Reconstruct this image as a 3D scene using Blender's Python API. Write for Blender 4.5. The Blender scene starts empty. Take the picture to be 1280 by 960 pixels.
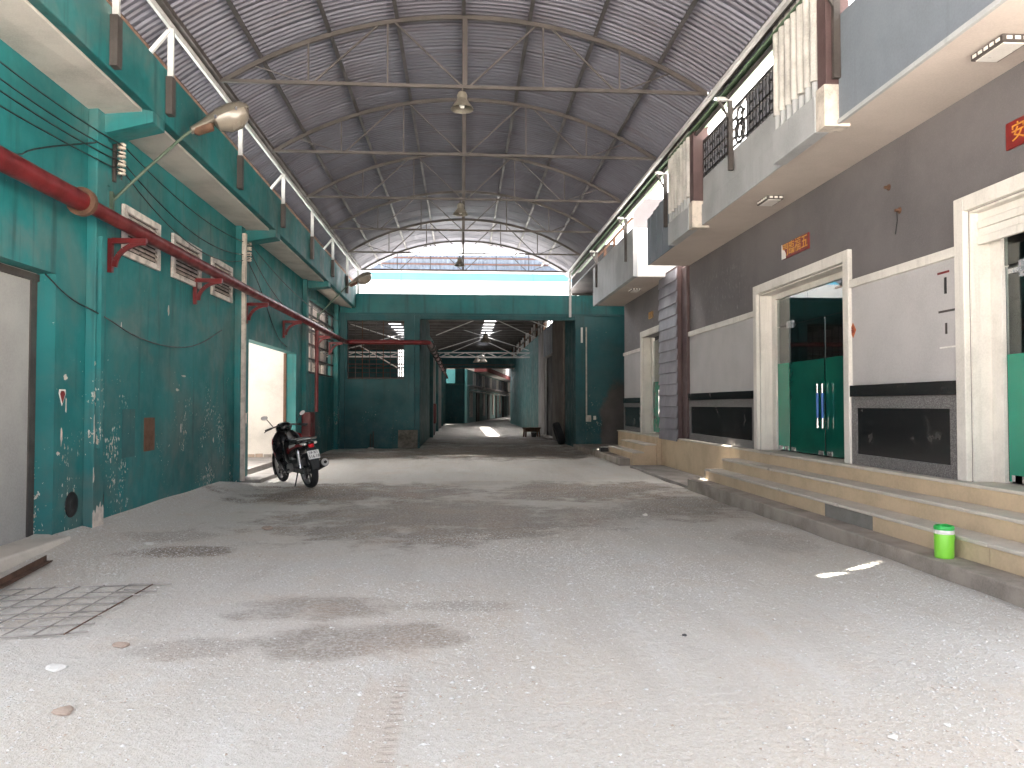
import bpy, math, random
import numpy as np
from mathutils import Vector, Matrix
random.seed(7); RNG = np.random.default_rng(7)
R = math.radians
scene = bpy.context.scene
COL = scene.collection

# ------------------------------------------------------------------ camera
cam = bpy.data.cameras.new('camera'); camo = bpy.data.objects.new('camera', cam); COL.objects.link(camo)
cam.sensor_width = 36; cam.lens = 27.0; cam.clip_start = 0.05; cam.clip_end = 1000
camo.location = (0, 0, 1.35); camo.rotation_euler = (R(91.551), 0, R(-3.753))
scene.camera = camo
# ------------------------------------------------------------------ sky, sun, exposure
SUND = Vector((0.0, -0.75, -1)).normalized()
elev = math.asin(-SUND.z); az = math.atan2(-SUND.x, -SUND.y)      # azimuth of the sun from +Y towards +X
w = bpy.data.worlds.new('World'); scene.world = w; w.use_nodes = True
nt = w.node_tree; sky = nt.nodes.new('ShaderNodeTexSky'); sky.sky_type = 'NISHITA'; sky.sun_disc = False
sky.sun_elevation = elev; sky.sun_rotation = az; sky.air_density = 0.4; sky.dust_density = 8.0; sky.ozone_density = 0.0
hs = nt.nodes.new('ShaderNodeHueSaturation'); hs.inputs['Saturation'].default_value = 0.32; nt.links.new(sky.outputs[0], hs.inputs['Color'])   # hazy white tropical sky
nt.links.new(hs.outputs[0], nt.nodes['Background'].inputs[0]); nt.nodes['Background'].inputs[1].default_value = 0.15
sl = bpy.data.lights.new('sun', 'SUN'); sl.energy = 5.0; sl.angle = R(0.5); sl.color = (1, 0.95, 0.87)
so = bpy.data.objects.new('sun', sl); COL.objects.link(so); so.rotation_euler = SUND.to_track_quat('-Z', 'Y').to_euler()
scene.view_settings.view_transform = 'Standard'; scene.view_settings.look = 'None'
scene.view_settings.exposure = 3.85; scene.view_settings.gamma = 1
scene.cycles.max_bounces = 12; scene.cycles.diffuse_bounces = 8

# ------------------------------------------------------------------ material kit
class NT:
    def __init__(s, name):
        s.m = bpy.data.materials.new(name); s.m.use_nodes = True; s.t = s.m.node_tree
        s.b = s.t.nodes['Principled BSDF']; s._p = None
    def n(s, kind): return s.t.nodes.new('ShaderNode' + kind)
    def put(s, sock, v):
        if hasattr(v, 'links') or isinstance(v, bpy.types.NodeSocket): s.t.links.new(v, sock)
        else:
            if isinstance(v, (tuple, list)) and len(v) == 3 and sock.type == 'RGBA': v = (*v, 1)
            sock.default_value = v
    def pos(s):
        if s._p is None: s._p = s.n('NewGeometry').outputs['Position']
        return s._p
    def obj(s): return s.n('TexCoord').outputs['Object']
    def rnd(s): return s.n('ObjectInfo').outputs['Random']
    def scale(s, vec, sc):
        n = s.n('Mapping'); s.put(n.inputs[0], vec); n.inputs['Scale'].default_value = sc; return n.outputs[0]
    def noise(s, sc, det=4, rough=.55, vec=None, dist=0):
        n = s.n('TexNoise'); s.put(n.inputs['Vector'], vec if vec is not None else s.pos())
        n.inputs['Scale'].default_value = sc; n.inputs['Detail'].default_value = det
        n.inputs['Roughness'].default_value = rough; n.inputs['Distortion'].default_value = dist; return n.outputs['Fac']
    def voro(s, sc, vec=None, out='Distance'):
        n = s.n('TexVoronoi'); s.put(n.inputs['Vector'], vec if vec is not None else s.pos()); n.inputs['Scale'].default_value = sc
        return n.outputs[out]
    def sm(s, v, a, b, lo=0., hi=1.):
        n = s.n('MapRange'); n.interpolation_type = 'SMOOTHSTEP'; s.put(n.inputs[0], v)
        n.inputs[1].default_value = a; n.inputs[2].default_value = b; n.inputs[3].default_value = lo; n.inputs[4].default_value = hi
        return n.outputs[0]
    def ma(s, op, a, b=0., c=0.):
        n = s.n('Math'); n.operation = op; s.put(n.inputs[0], a); s.put(n.inputs[1], b)
        if op == 'MULTIPLY_ADD': s.put(n.inputs[2], c)
        return n.outputs[0]
    def mix(s, f, a, b, mode='MIX'):
        n = s.n('Mix'); n.data_type = 'RGBA'; n.blend_type = mode
        s.put(n.inputs[0], f); s.put(n.inputs[6], a); s.put(n.inputs[7], b); return n.outputs[2]
    def xyz(s, vec=None):
        n = s.n('SeparateXYZ'); s.put(n.inputs[0], vec if vec is not None else s.pos()); return n.outputs
    def bump(s, h, st=.5, d=.01):
        n = s.n('Bump'); n.inputs['Strength'].default_value = st; n.inputs['Distance'].default_value = d
        s.put(n.inputs['Height'], h); s.put(s.b.inputs['Normal'], n.outputs[0])
    def fin(s, col, rough=.8, metal=0., spec=None):
        s.put(s.b.inputs['Base Color'], col); s.put(s.b.inputs['Roughness'], rough); s.put(s.b.inputs['Metallic'], metal)
        if spec is not None: s.b.inputs['Specular IOR Level'].default_value = spec
        return s.m

def grimy(name, col, dark=.55, sc=1.2, rough=.75, metal=0, amount=.6, streak=False, bump=.25, local=False, fine=1.0, spec=None):
    """plain coat of one colour with soft dirt, fine grain and light relief"""
    k = NT(name); v = k.obj() if local else k.pos()
    a = k.noise(sc, 5, .6, v); f = k.sm(a, .38, .68)
    if streak:
        b = k.noise(1, 4, .6, k.scale(v, (9, 9, .5))); f = k.ma('MAXIMUM', f, k.sm(b, .5, .72))
    g = k.noise(60 * fine, 2, .5, v)
    d = tuple(c * dark for c in col)
    c = k.mix(k.ma('MULTIPLY', f, amount), col, d)
    c = k.mix(k.sm(g, .35, .65, 0, .18), c, tuple(min(1, x * 1.25 + .01) for x in col))
    k.bump(g, bump, .004)
    return k.fin(c, k.sm(a, .3, .7, max(.05, rough - .12), min(1, rough + .1)), metal, spec)

def teal(name, col=(.009, .17, .175), chips=.5, dust=.5, seed=0., grime=.6, soot=None):
    k = NT(name); p = k.pos()
    off = k.n('VectorMath'); off.operation = 'ADD'; k.put(off.inputs[0], p); off.inputs[1].default_value = (seed, seed * 1.7, seed * .3); v = off.outputs[0]
    z = k.xyz()[2]
    big = k.noise(.55, 4, .6, v); mid = k.noise(2.6, 5, .62, v); fine = k.noise(14, 5, .65, v)
    c = k.mix(k.sm(big, .35, .7), col, tuple(x * .62 for x in col))
    c = k.mix(k.sm(mid, .5, .75, 0, .5), c, (col[0] * 1.6 + .015, col[1] * 1.25, col[2] * 1.25))
    dustm = k.ma('MULTIPLY', k.sm(k.noise(.9, 5, .65, v, .6), .44, .70), dust)
    c = k.mix(dustm, c, (.13, .15, .135))
    st = k.noise(1, 4, .6, k.scale(v, (7, 7, .45)))
    c = k.mix(k.ma('MULTIPLY', k.sm(st, .52, .74), grime), c, (.010, .05, .052))
    low = k.sm(z, 1.9, .1)
    c = k.mix(k.ma('MULTIPLY', k.sm(k.noise(3.2, 5, .7, v), .42, .66), k.ma('MULTIPLY', low, .45)), c, (.07, .12, .115))
    # chips down to the white putty and plaster
    zone = k.ma('MULTIPLY', k.sm(k.noise(1.3, 4, .6, v), .42, .66), k.sm(z, 2.3, 1.0, .12, 1))
    cn = k.noise(1, 4, .6, k.scale(v, (30, 30, 17)))
    chip = k.sm(k.ma('ADD', cn, k.ma('MULTIPLY', zone, .11 * chips * 2)), .74, .76)
    c = k.mix(chip, c, k.mix(k.sm(fine, .4, .6), (.62, .60, .55), (.42, .36, .29)))
    if soot:                                                        # bare cement blackened by an old fire
        x = k.xyz()[0]; dx = k.ma('DIVIDE', k.ma('SUBTRACT', x, soot[0]), soot[2]); dz = k.ma('DIVIDE', k.ma('SUBTRACT', z, soot[1]), soot[3])
        r = k.ma('ADD', k.ma('ADD', k.ma('MULTIPLY', dx, dx), k.ma('MULTIPLY', dz, dz)), k.ma('MULTIPLY_ADD', mid, 1.2, -.6))
        c = k.mix(k.sm(r, 1.15, .75), c, k.mix(k.sm(big, .35, .65), (.10, .09, .085), (.055, .05, .048)))
    k.bump(k.ma('ADD', k.ma('MULTIPLY', fine, .5), k.ma('MULTIPLY', chip, -.8)), .45, .006)
    return k.fin(c, k.sm(mid, .3, .7, .5, .78))

M = {}
M['teal'] = teal('teal paint', chips=.9, dust=.5)
M['teal2'] = teal('teal paint beam', (.007, .15, .16), chips=.25, dust=.12, seed=9.3)
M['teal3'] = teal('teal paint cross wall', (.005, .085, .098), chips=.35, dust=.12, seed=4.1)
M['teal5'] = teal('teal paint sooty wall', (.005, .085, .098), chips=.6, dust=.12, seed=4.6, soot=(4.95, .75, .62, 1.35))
M['teal4'] = teal('teal paint hall', (.020, .125, .13), chips=.35, dust=.45, seed=14.1)
M['soffit'] = grimy('whitewashed soffit', (.52, .48, .44), .55, 1.6, .85, amount=.55)
M['cream'] = grimy('cream soffit', (.56, .49, .44), .7, .8, .8, amount=.45)
M['greydoor'] = grimy('grey metal door', (.36, .355, .34), .7, 1.1, .55, amount=.6, bump=.1)
M['concrete'] = grimy('concrete', (.30, .275, .25), .5, 2.2, .9, amount=.6, bump=.5)
M['kerb'] = grimy('kerb concrete', (.36, .315, .27), .5, 2.6, .9, amount=.75, bump=.6)
M['dust'] = grimy('dusty tread', (.58, .53, .46), .7, 3, .85, amount=.5)
M['stone'] = grimy('beige stone', (.60, .47, .315), .75, 2.2, .6, amount=.6, fine=.6)
M['stone_grey'] = grimy('grey cement patch', (.24, .23, .21), .6, 4, .8, amount=.6)
M['white'] = grimy('white moulding', (.66, .63, .58), .62, 1.9, .6, amount=.5, streak=True)
M['lightgrey'] = grimy('pale grey plaster', (.44, .425, .425), .75, 1.1, .75, amount=.45)
M['mortar'] = grimy('wall core', (.2, .19, .18), .7)
M['roofdark'] = grimy('roof slab', (.62, .60, .57), .6, 1.3, .9)
M['gateroof'] = grimy('gate roof slab', (.33, .32, .31), .6, 1.3, .9)
M['interior'] = grimy('interior white wall', (.60, .57, .53), .6, 1.4, .85, amount=.5)
M['redpipe'] = grimy('red pipe paint', (.135, .009, .011), .4, 4, .45, amount=.6, bump=.1)
M['rust'] = grimy('rusty iron', (.11, .055, .032), .45, 6, .85, amount=.8, bump=.5)
M['steel'] = grimy('weathered steel', (.062, .052, .048), .5, 3, .6, amount=.7)
M['steellight'] = grimy('grey painted steel', (.50, .50, .50), .6, 3, .5, amount=.4)
M['steeldark'] = grimy('dark steel', (.055, .05, .05), .6, 3, .6, amount=.6)
M['black'] = grimy('black iron', (.014, .013, .014), .6, 5, .45, amount=.5)
M['dark'] = grimy('dark void', (.02, .018, .016), .6)  # near-black coat standing in for the shade inside recesses and openings
M['parapet'] = grimy('blue grey parapet', (.165, .19, .225), .72, .9, .7, amount=.5, streak=True)
M['parapet2'] = grimy('pale grey parapet', (.40, .41, .42), .65, 1.2, .7, amount=.6, streak=True)
M['slatwhite'] = grimy('old white tubes', (.55, .53, .50), .4, 2.5, .65, amount=.7, streak=True)
M['plum'] = grimy('plum pillar', (.085, .05, .05), .6, 2, .6, amount=.5)
M['claps'] = grimy('slate clapboard', (.205, .195, .225), .72, 2, .55, amount=.5, streak=True)
M['greengut'] = grimy('green gutter', (.10, .17, .10), .6, 1.5, .6, amount=.6)
M['whitewall'] = grimy('plain white wall', (.80, .79, .76), .85, .7, .8, amount=.4)  # even white paint, no sunlight worked into it
M['bluewall'] = grimy('sky blue band', (.10, .50, .74), .85, 1.2, .7, amount=.4)
M['siding'] = grimy('pale blue siding', (.17, .215, .28), .75, 1.5, .5, amount=.5, streak=True)
M['girt'] = grimy('brown girt', (.11, .06, .05), .6, 3, .7)
M['vent'] = grimy('old white vent', (.62, .57, .53), .4, 7, .8, amount=.85)
M['ventslat'] = grimy('old vent slat', (.42, .36, .33), .5, 9, .85, amount=.9)
M['board'] = grimy('brown board', (.12, .055, .028), .6, 8, .7)
M['cable'] = grimy('black cable', (.012, .012, .013), .7, 5, .5)
M['porcelain'] = grimy('porcelain', (.62, .54, .46), .6, 20, .3)
M['lamp'] = grimy('lamp metal', (.19, .17, .14), .55, 6, .4, metal=.3)
M['lampglass'] = grimy('lamp bowl', (.19, .165, .135), .8, 5, .22, amount=.3)
M['lampwhite'] = grimy('lamp diffuser', (.72, .70, .66), .8, 5, .35, amount=.3)
M['chrome'] = grimy('chrome', (.62, .62, .64), .8, 8, .2, metal=.95, amount=.3)
M['hallroof'] = grimy('hall roof sheet', (.055, .05, .05), .6, .8, .6, amount=.5)
M['hallgrey'] = grimy('hall grey plaster', (.27, .25, .25), .6, 1.2, .8, streak=True)
M['hallbrown'] = grimy('hall brown plaster', (.13, .105, .09), .6, 1.2, .8)
M['fascia_red'] = grimy('dull red fascia', (.30, .06, .05), .7, 1)
M['farwall'] = grimy('far building wall', (.16, .26, .25), .6, .5, .8)
M['slabdark'] = grimy('weathered dark board', (.13, .12, .10), .4, 7, .9, amount=.9)
M['armgreen'] = grimy('old green tube', (.06, .095, .065), .6, 5, .6)
M['brickchip'] = grimy('brick chip', (.40, .31, .25), .6, 9, .9)
M['ceramic'] = grimy('peeling white paint', (.58, .52, .46), .5, 9, .8, amount=.7)

def m_roof():
    k = NT('corrugated roof steel'); p = k.pos()
    a = k.noise(.45, 4, .6); b = k.noise(1, 4, .6, k.scale(p, (.8, 6, .8)))
    c = k.mix(k.sm(a, .35, .7), (.175, .176, .212), (.135, .13, .155))
    c = k.mix(k.sm(b, .5, .72, 0, .55), c, (.095, .08, .08))
    c = k.mix(k.ma('MULTIPLY', k.rnd(), .35), c, (.12, .12, .15))
    k.bump(k.noise(40, 2), .1, .003)
    return k.fin(c, k.sm(a, .3, .7, .38, .55), .5)
M['roof'] = m_roof()

def m_darkgrey():
    k = NT('dark grey render'); p = k.pos(); xyz = k.xyz()
    a = k.noise(.7, 5, .6); g = k.noise(90, 3, .6)
    c = k.mix(k.sm(a, .35, .7), (.145, .133, .134), (.105, .097, .10))
    c = k.mix(k.sm(g, .45, .75, 0, .45), c, (.165, .152, .155))
    gl = k.sm(k.noise(1.1, 3), .5, .62)                    # scuffed area by the far door
    sp = k.sm(k.noise(1, 5, .75, k.scale(p, (20, 20, 9))), .56, .66)
    yz = k.ma('MULTIPLY', k.sm(xyz[1], 11.2, 12.2), k.ma('MULTIPLY', k.sm(xyz[2], 2.7, 3.0), k.sm(xyz[2], 3.9, 3.5)))
    c = k.mix(k.ma('MULTIPLY', k.ma('MULTIPLY', sp, yz), .55), c, (.33, .32, .34))
    ch = k.sm(k.ma('ADD', k.noise(9, 4, .7), k.ma('MULTIPLY', gl, .02)), .765, .78)
    c = k.mix(ch, c, (.5, .47, .43))
    k.bump(k.ma('ADD', g, k.ma('MULTIPLY', ch, -.6)), .5, .006)
    return k.fin(c, .8)
M['darkgrey'] = m_darkgrey()

def m_granite(name, base, speck, sc, rough):
    k = NT(name); v = k.voro(sc, None, 'Color'); s = k.n('SeparateColor'); k.put(s.inputs[0], v)
    f = k.sm(s.outputs[0], .35, .9); dust = k.sm(k.noise(2.5, 5, .65), .5, .8, 0, .14)
    c = k.mix(f, base, speck); c = k.mix(dust, c, (.14, .13, .12))
    return k.fin(c, k.sm(dust, 0, .14, rough, rough + .3))
M['granite_black'] = m_granite('black granite', (.010, .010, .011), (.024, .023, .024), 220, .16)
M['granite_grey'] = m_granite('grey granite', (.09, .085, .085), (.24, .23, .23), 150, .4)

def m_glass(name, tint):
    k = NT(name); k.b.inputs['Transmission Weight'].default_value = 1; k.b.inputs['IOR'].default_value = 1.52
    return k.fin(tint, .01)
M['glass'] = m_glass('tinted glass', (.72, .82, .80))
k = NT('green window film'); k.bump(k.noise(3, 2), .02, .01); M['film'] = k.fin(k.mix(k.sm(k.noise(1.5), .3, .7), (.012, .26, .165), (.010, .21, .13)), .08)

k = NT('shaded green window film'); M['film_shaded'] = k.fin(k.mix(k.sm(k.noise(1.5), .3, .7), (.004, .075, .055), (.006, .11, .075)), .06)  # film darkened for the shadowed reflection on the main leaves
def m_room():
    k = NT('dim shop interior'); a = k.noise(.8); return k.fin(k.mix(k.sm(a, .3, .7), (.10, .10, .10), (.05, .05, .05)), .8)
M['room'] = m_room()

def m_ground():
    k = NT('dusty gravel ground'); p = k.pos(); X, Y, Z = k.xyz()
    big = k.noise(.35, 5, .6); mid = k.noise(1.6, 6, .65); fine = k.noise(38, 4, .7); gr = k.noise(120, 3, .7); warp = k.noise(1.1, 5, .65); warp2 = k.noise(3.7, 5, .7)
    c = k.mix(k.sm(big, .36, .66), (.57, .54, .495), (.57, .51, .435))
    dust = k.sm(k.ma('ADD', Y, k.ma('MULTIPLY_ADD', mid, 6, -3)), 7.0, 13.0)  # pale cement dust, thickened with depth to brighten the dim mid alley
    c = k.mix(k.ma('MULTIPLY', dust, .75), c, (.62, .595, .555))
    c = k.mix(k.sm(mid, .48, .70, 0, .6), c, (.58, .485, .395))
    c = k.mix(k.sm(fine, .36, .64, 0, .5), c, (.67, .645, .605))
    c = k.mix(k.sm(gr, .52, .74, 0, .5), c, (.36, .34, .315))
    strk = k.noise(1, 5, .65, k.scale(p, (2.6, .35, 1)))
    c = k.mix(k.sm(strk, .48, .68, 0, .55), c, (.52, .48, .43))
    c = k.mix(k.sm(strk, .44, .30, 0, .5), c, (.66, .645, .62))
    # spills and worn damp earth, each with an edge of its own
    st = None
    wob = k.ma('MULTIPLY_ADD', warp, 3.4, -1.7); wob2 = k.ma('MULTIPLY_ADD', warp2, 2.4, -1.2)
    spots = [(-1.5, 12.0, 2.1, 1.5, 1), (-2.7, 11.7, .7, .5, .8), (.2, 13.2, .9, .5, .3), (2.0, 12.0, 1.8, 1.5, .95), (2.9, 10.2, 1.2, 1.3, .6), (-.3, 9.2, 2.2, 1.8, .66), (1.5, 9.4, 1.6, .6, .5),
             (-.3, 8.0, .8, .35, .4), (-1.0, 5.2, .55, .34, .46), (-.55, 4.5, .65, .34, .48), (-1.5, 4.4, .35, .2, .35), (-2.6, 7.25, .5, .3, .75), (-2.9, 8.1, .5, .35, .35), (-2.6, 20.6, 1.8, 1.5, .8), (.9, 22.4, 4.0, 3.6, 1), (1.2, 28.0, 3.6, 3.2, .9), (2.6, 20.0, .8, 1.4, .6), (.1, 5.2, .4, .15, .25), (3.1, 7.4, .35, .8, .3)]
    for (sx, sy, rx, ry, a) in spots:
        dx = k.ma('DIVIDE', k.ma('SUBTRACT', X, sx), rx); dy = k.ma('DIVIDE', k.ma('SUBTRACT', Y, sy), ry)
        r = k.ma('ADD', k.ma('ADD', k.ma('MULTIPLY', dx, dx), k.ma('MULTIPLY', dy, dy)), k.ma('ADD', wob, wob2))
        mk = k.sm(r, 1.25, .25, 0, min(1, a * 1.2))
        st = mk if st is None else k.ma('MAXIMUM', st, mk)
    st = k.ma('MULTIPLY', st, k.sm(fine, .62, .40, .45, 1))
    c = k.mix(st, c, k.mix(k.sm(mid, .35, .65), (.115, .080, .056), (.22, .148, .098)))
    far = k.sm(Y, 24, 34)  # hall floor darkened past the gateway, shade put into the colour
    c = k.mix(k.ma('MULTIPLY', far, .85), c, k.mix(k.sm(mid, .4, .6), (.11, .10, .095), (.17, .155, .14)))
    # wide tan wheel track near the camera
    tr = k.ma('MULTIPLY', k.sm(k.ma('ABSOLUTE', k.ma('ADD', X, .36)), .13, .08), k.sm(Y, 4.05, 3.7))
    wv = k.sm(k.ma('SINE', k.ma('MULTIPLY', Y, 95)), -.2, .6)
    edge = k.ma('MULTIPLY', tr, k.sm(X, -.33, -.30))
    c = k.mix(k.ma('MULTIPLY', tr, .5), c, (.54, .455, .38)); c = k.mix(k.ma('MULTIPLY', k.ma('MULTIPLY', edge, wv), .35), c, (.40, .32, .26))
    h = k.ma('ADD', k.ma('ADD', k.ma('MULTIPLY', fine, 1.0), k.ma('MULTIPLY', k.noise(13, 4, .6), 1.4)), k.ma('ADD', k.ma('MULTIPLY', gr, .5), k.ma('MULTIPLY', k.ma('MULTIPLY', edge, wv), -.5)))
    k.bump(h, .9, .018)
    return k.fin(c, k.sm(st, 0, 1, .95, .7))
M['ground'] = m_ground()
def m_gravel():
    k = NT('gravel chips'); a = k.voro(60, None, 'Color'); s = k.n('SeparateColor'); k.put(s.inputs[0], a)
    c = k.mix(s.outputs[0], (.56, .545, .52), (.76, .745, .72)); c = k.mix(k.sm(s.outputs[1], .86, .9), c, (.68, .66, .62)); c = k.mix(k.sm(s.outputs[2], .84, .88), c, (.48, .39, .31))
    return k.fin(c, .9)
M['gravel'] = m_gravel()

# ------------------------------------------------------------------ mesh kit
OFF = {}
def wloc(o):
    return OFF.get(o.name_full if False else id(o), Vector((0, 0, 0)))
class MB:
    def __init__(s): s.v = []; s.f = []; s.smooth = False
    def box(s, x0, x1, y0, y1, z0, z1, mat=None):
        b = len(s.v); P = [(x0, y0, z0), (x1, y0, z0), (x1, y1, z0), (x0, y1, z0), (x0, y0, z1), (x1, y0, z1), (x1, y1, z1), (x0, y1, z1)]
        s.v += [tuple(mat @ Vector(p)) for p in P] if mat else P
        s.f += [tuple(b + i for i in q) for q in ((0, 3, 2, 1), (4, 5, 6, 7), (0, 1, 5, 4), (1, 2, 6, 5), (2, 3, 7, 6), (3, 0, 4, 7))]; return s
    def bar(s, a, b_, w, h, up=(0, 0, 1)):
        """rectangular bar from a to b, w across, h along up"""
        a = Vector(a); b_ = Vector(b_); d = b_ - a; L = d.length; d.normalize(); u = Vector(up)
        sd = d.cross(u)
        if sd.length < 1e-4: sd = d.cross(Vector((1, 0, 0)))
        sd.normalize(); u = sd.cross(d)
        m = Matrix(((sd.x, d.x, u.x, a.x), (sd.y, d.y, u.y, a.y), (sd.z, d.z, u.z, a.z), (0, 0, 0, 1)))
        return s.box(-w / 2, w / 2, 0, L, -h / 2, h / 2, m)
    def tube(s, pts, r, n=8, caps=True):
        pts = [Vector(p) for p in pts]; rs = r if isinstance(r, (list, tuple)) else [r] * len(pts); b = len(s.v); N = len(pts)
        prev = None
        for i, p in enumerate(pts):
            d = (pts[min(i + 1, N - 1)] - pts[max(i - 1, 0)]).normalized()
            if prev is None:
                prev = d.orthogonal().normalized()
            prev = (prev - d * prev.dot(d)).normalized(); q = d.cross(prev)
            for j in range(n):
                t = 2 * math.pi * j / n; s.v.append(tuple(p + (prev * math.cos(t) + q * math.sin(t)) * rs[i]))
        for i in range(N - 1):
            for j in range(n):
                s.f.append((b + i * n + j, b + i * n + (j + 1) % n, b + (i + 1) * n + (j + 1) % n, b + (i + 1) * n + j))
        if caps: s.f.append(tuple(b + j for j in reversed(range(n)))); s.f.append(tuple(b + (N - 1) * n + j for j in range(n)))
        s.smooth = True; return s
    def lathe(s, prof, n=24, mat=None, caps=True):
        """profile of (r, z) turned round the z axis"""
        b = len(s.v)
        for r, z in prof:
            for j in range(n):
                t = 2 * math.pi * j / n; p = Vector((r * math.cos(t), r * math.sin(t), z)); s.v.append(tuple(mat @ p if mat else p))
        for i in range(len(prof) - 1):
            for j in range(n): s.f.append((b + i * n + j, b + i * n + (j + 1) % n, b + (i + 1) * n + (j + 1) % n, b + (i + 1) * n + j))
        if caps: s.f.append(tuple(b + j for j in reversed(range(n)))); s.f.append(tuple(b + (len(prof) - 1) * n + j for j in range(n)))
        s.smooth = True; return s
    def prism(s, poly, a, b_, axis='y'):
        """polygon extruded along an axis; poly in the other two axes (x,z) / (y,z) / (x,y)"""
        def P(u, v, t): return (u, t, v) if axis == 'y' else ((t, u, v) if axis == 'x' else (u, v, t))
        b = len(s.v); n = len(poly)
        s.v += [P(u, v, a) for u, v in poly] + [P(u, v, b_) for u, v in poly]
        s.f.append(tuple(b + i for i in range(n))); s.f.append(tuple(b + n + i for i in reversed(range(n))))
        for i in range(n): s.f.append((b + i, b + n + i, b + n + (i + 1) % n, b + (i + 1) % n))
        return s
    def loft(s, rings, caps=True):
        b = len(s.v); n = len(rings[0])
        for r in rings: s.v += [tuple(p) for p in r]
        for i in range(len(rings) - 1):
            for j in range(n): s.f.append((b + i * n + j, b + i * n + (j + 1) % n, b + (i + 1) * n + (j + 1) % n, b + (i + 1) * n + j))
        if caps: s.f.append(tuple(b + j for j in reversed(range(n)))); s.f.append(tuple(b + (len(rings) - 1) * n + j for j in range(n)))
        s.smooth = True; return s
    def build(s, name, mat, parent=None, bev=0, sub=0):
        me = bpy.data.meshes.new(name); off = wloc(parent) if parent else Vector((0, 0, 0))
        me.from_pydata([(x - off.x, y - off.y, z - off.z) for x, y, z in s.v], [], s.f)
        import bmesh
        bm = bmesh.new(); bm.from_mesh(me); bmesh.ops.recalc_face_normals(bm, faces=bm.faces); bm.to_mesh(me); bm.free()
        o = bpy.data.objects.new(name, me); COL.objects.link(o); me.materials.append(M[mat] if isinstance(mat, str) else mat)
        if parent: o.parent = parent; OFF[id(o)] = off; KEEP.append(o)
        if s.smooth:
            me.shade_smooth(); me.set_sharp_from_angle(angle=R(40))
        if sub:
            q = o.modifiers.new('sub', 'SUBSURF'); q.levels = q.render_levels = sub
        if bev:
            q = o.modifiers.new('bev', 'BEVEL'); q.width = bev; q.segments = 2; q.limit_method = 'ANGLE'
        return o
KEEP = []
def thing(name, label, cat, loc=(0, 0, 0), group=None):
    o = bpy.data.objects.new(name, None); COL.objects.link(o); o.location = loc; o['label'] = label; o['category'] = cat
    o.empty_display_size = .2
    if group: o['group'] = group
    OFF[id(o)] = Vector(loc); KEEP.append(o); return o
def local(name, label, cat, loc=(0, 0, 0), rot=(0, 0, 0), group=None):
    """a thing whose parts are modelled about its own origin"""
    o = thing(name, label, cat, loc, group); o.rotation_euler = rot; OFF[id(o)] = Vector((0, 0, 0)); return o
def tag(o, label, cat, group=None):
    o['label'] = label; o['category'] = cat
    if group: o['group'] = group
    return o
def bx(name, mat, parent, x0, x1, y0, y1, z0, z1, bev=0):
    return MB().box(x0, x1, y0, y1, z0, z1).build(name, mat, parent, bev)
def dupe(root, loc, label=None, rot=None):
    r = root.copy(); COL.objects.link(r); r.location = loc
    if rot is not None: r.rotation_euler = rot
    if label: r['label'] = label
    for ch in list(root.children):
        c = ch.copy(); COL.objects.link(c); c.parent = r
        for g in list(ch.children):
            d = g.copy(); COL.objects.link(d); d.parent = c
    return r
def inst(src, name, parent, loc=(0, 0, 0), rot=(0, 0, 0), mat=None):
    o = bpy.data.objects.new(name, src.data if hasattr(src, 'data') else src); COL.objects.link(o); o.parent = parent; o.location = loc; o.rotation_euler = rot; return o
def text(name, body, mat, parent, size, mw, depth=.003):
    cu = bpy.data.curves.new(name, 'FONT'); cu.body = body; cu.size = size; cu.extrude = depth; cu.align_x = 'CENTER'; cu.align_y = 'CENTER'
    o = bpy.data.objects.new(name, cu); COL.objects.link(o); dg = bpy.context.evaluated_depsgraph_get()
    me = bpy.data.meshes.new_from_object(o.evaluated_get(dg)); bpy.data.objects.remove(o)
    me.transform(mw); t = bpy.data.objects.new(name, me); COL.objects.link(t); t.parent = parent; me.materials.clear(); me.materials.append(M[mat]); return t
def catenary(a, b, sag, n=14):
    a = Vector(a); b = Vector(b); return [a.lerp(b, i / n) - Vector((0, 0, sag * 4 * (i / n) * (1 - i / n))) for i in range(n + 1)]

# ------------------------------------------------------------------ ground
def hgt(x, y):
    h = 0.0
    if 2 < y < 22:                                                 # gravel banked up along the left wall
        h += .13 * max(0, min(1, (-3.15 - x) / .75)) ** 1.5 * max(0, min(1, (13.6 - y) / 1.0)) * max(0, min(1, (y - 6.6) / 1.0))
        h += .05 * max(0, 1 - abs(x - 3.55) / .5) * max(0, min(1, (9.5 - y) / 3.5))
    h += .010 * math.sin(x * 2.1 + y * .7) * math.sin(y * 1.3 - x) + .006 * math.sin(x * 5.3 + 1) * math.sin(y * 4.1)
    return h if -4.3 < x < 4.3 and -2 < y < 56 else 0
xs = [-300, -120, -40, -15, -8] + list(np.linspace(-4.6, 4.6, 93)) + [8, 15, 40, 120, 300]
ys = [-300, -120, -40, -15, -5] + list(np.linspace(-2, 26, 225)) + list(np.linspace(27, 60, 45)) + [70, 90, 130, 200, 400]
gv = [(float(x), float(y), hgt(x, y)) for y in ys for x in xs]; nx = len(xs)
gf = [(j * nx + i, j * nx + i + 1, (j + 1) * nx + i + 1, (j + 1) * nx + i) for j in range(len(ys) - 1) for i in range(nx - 1)]
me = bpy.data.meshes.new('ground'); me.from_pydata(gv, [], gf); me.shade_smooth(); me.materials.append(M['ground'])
g = bpy.data.objects.new('ground', me); COL.objects.link(g); g['kind'] = 'structure'

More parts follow.
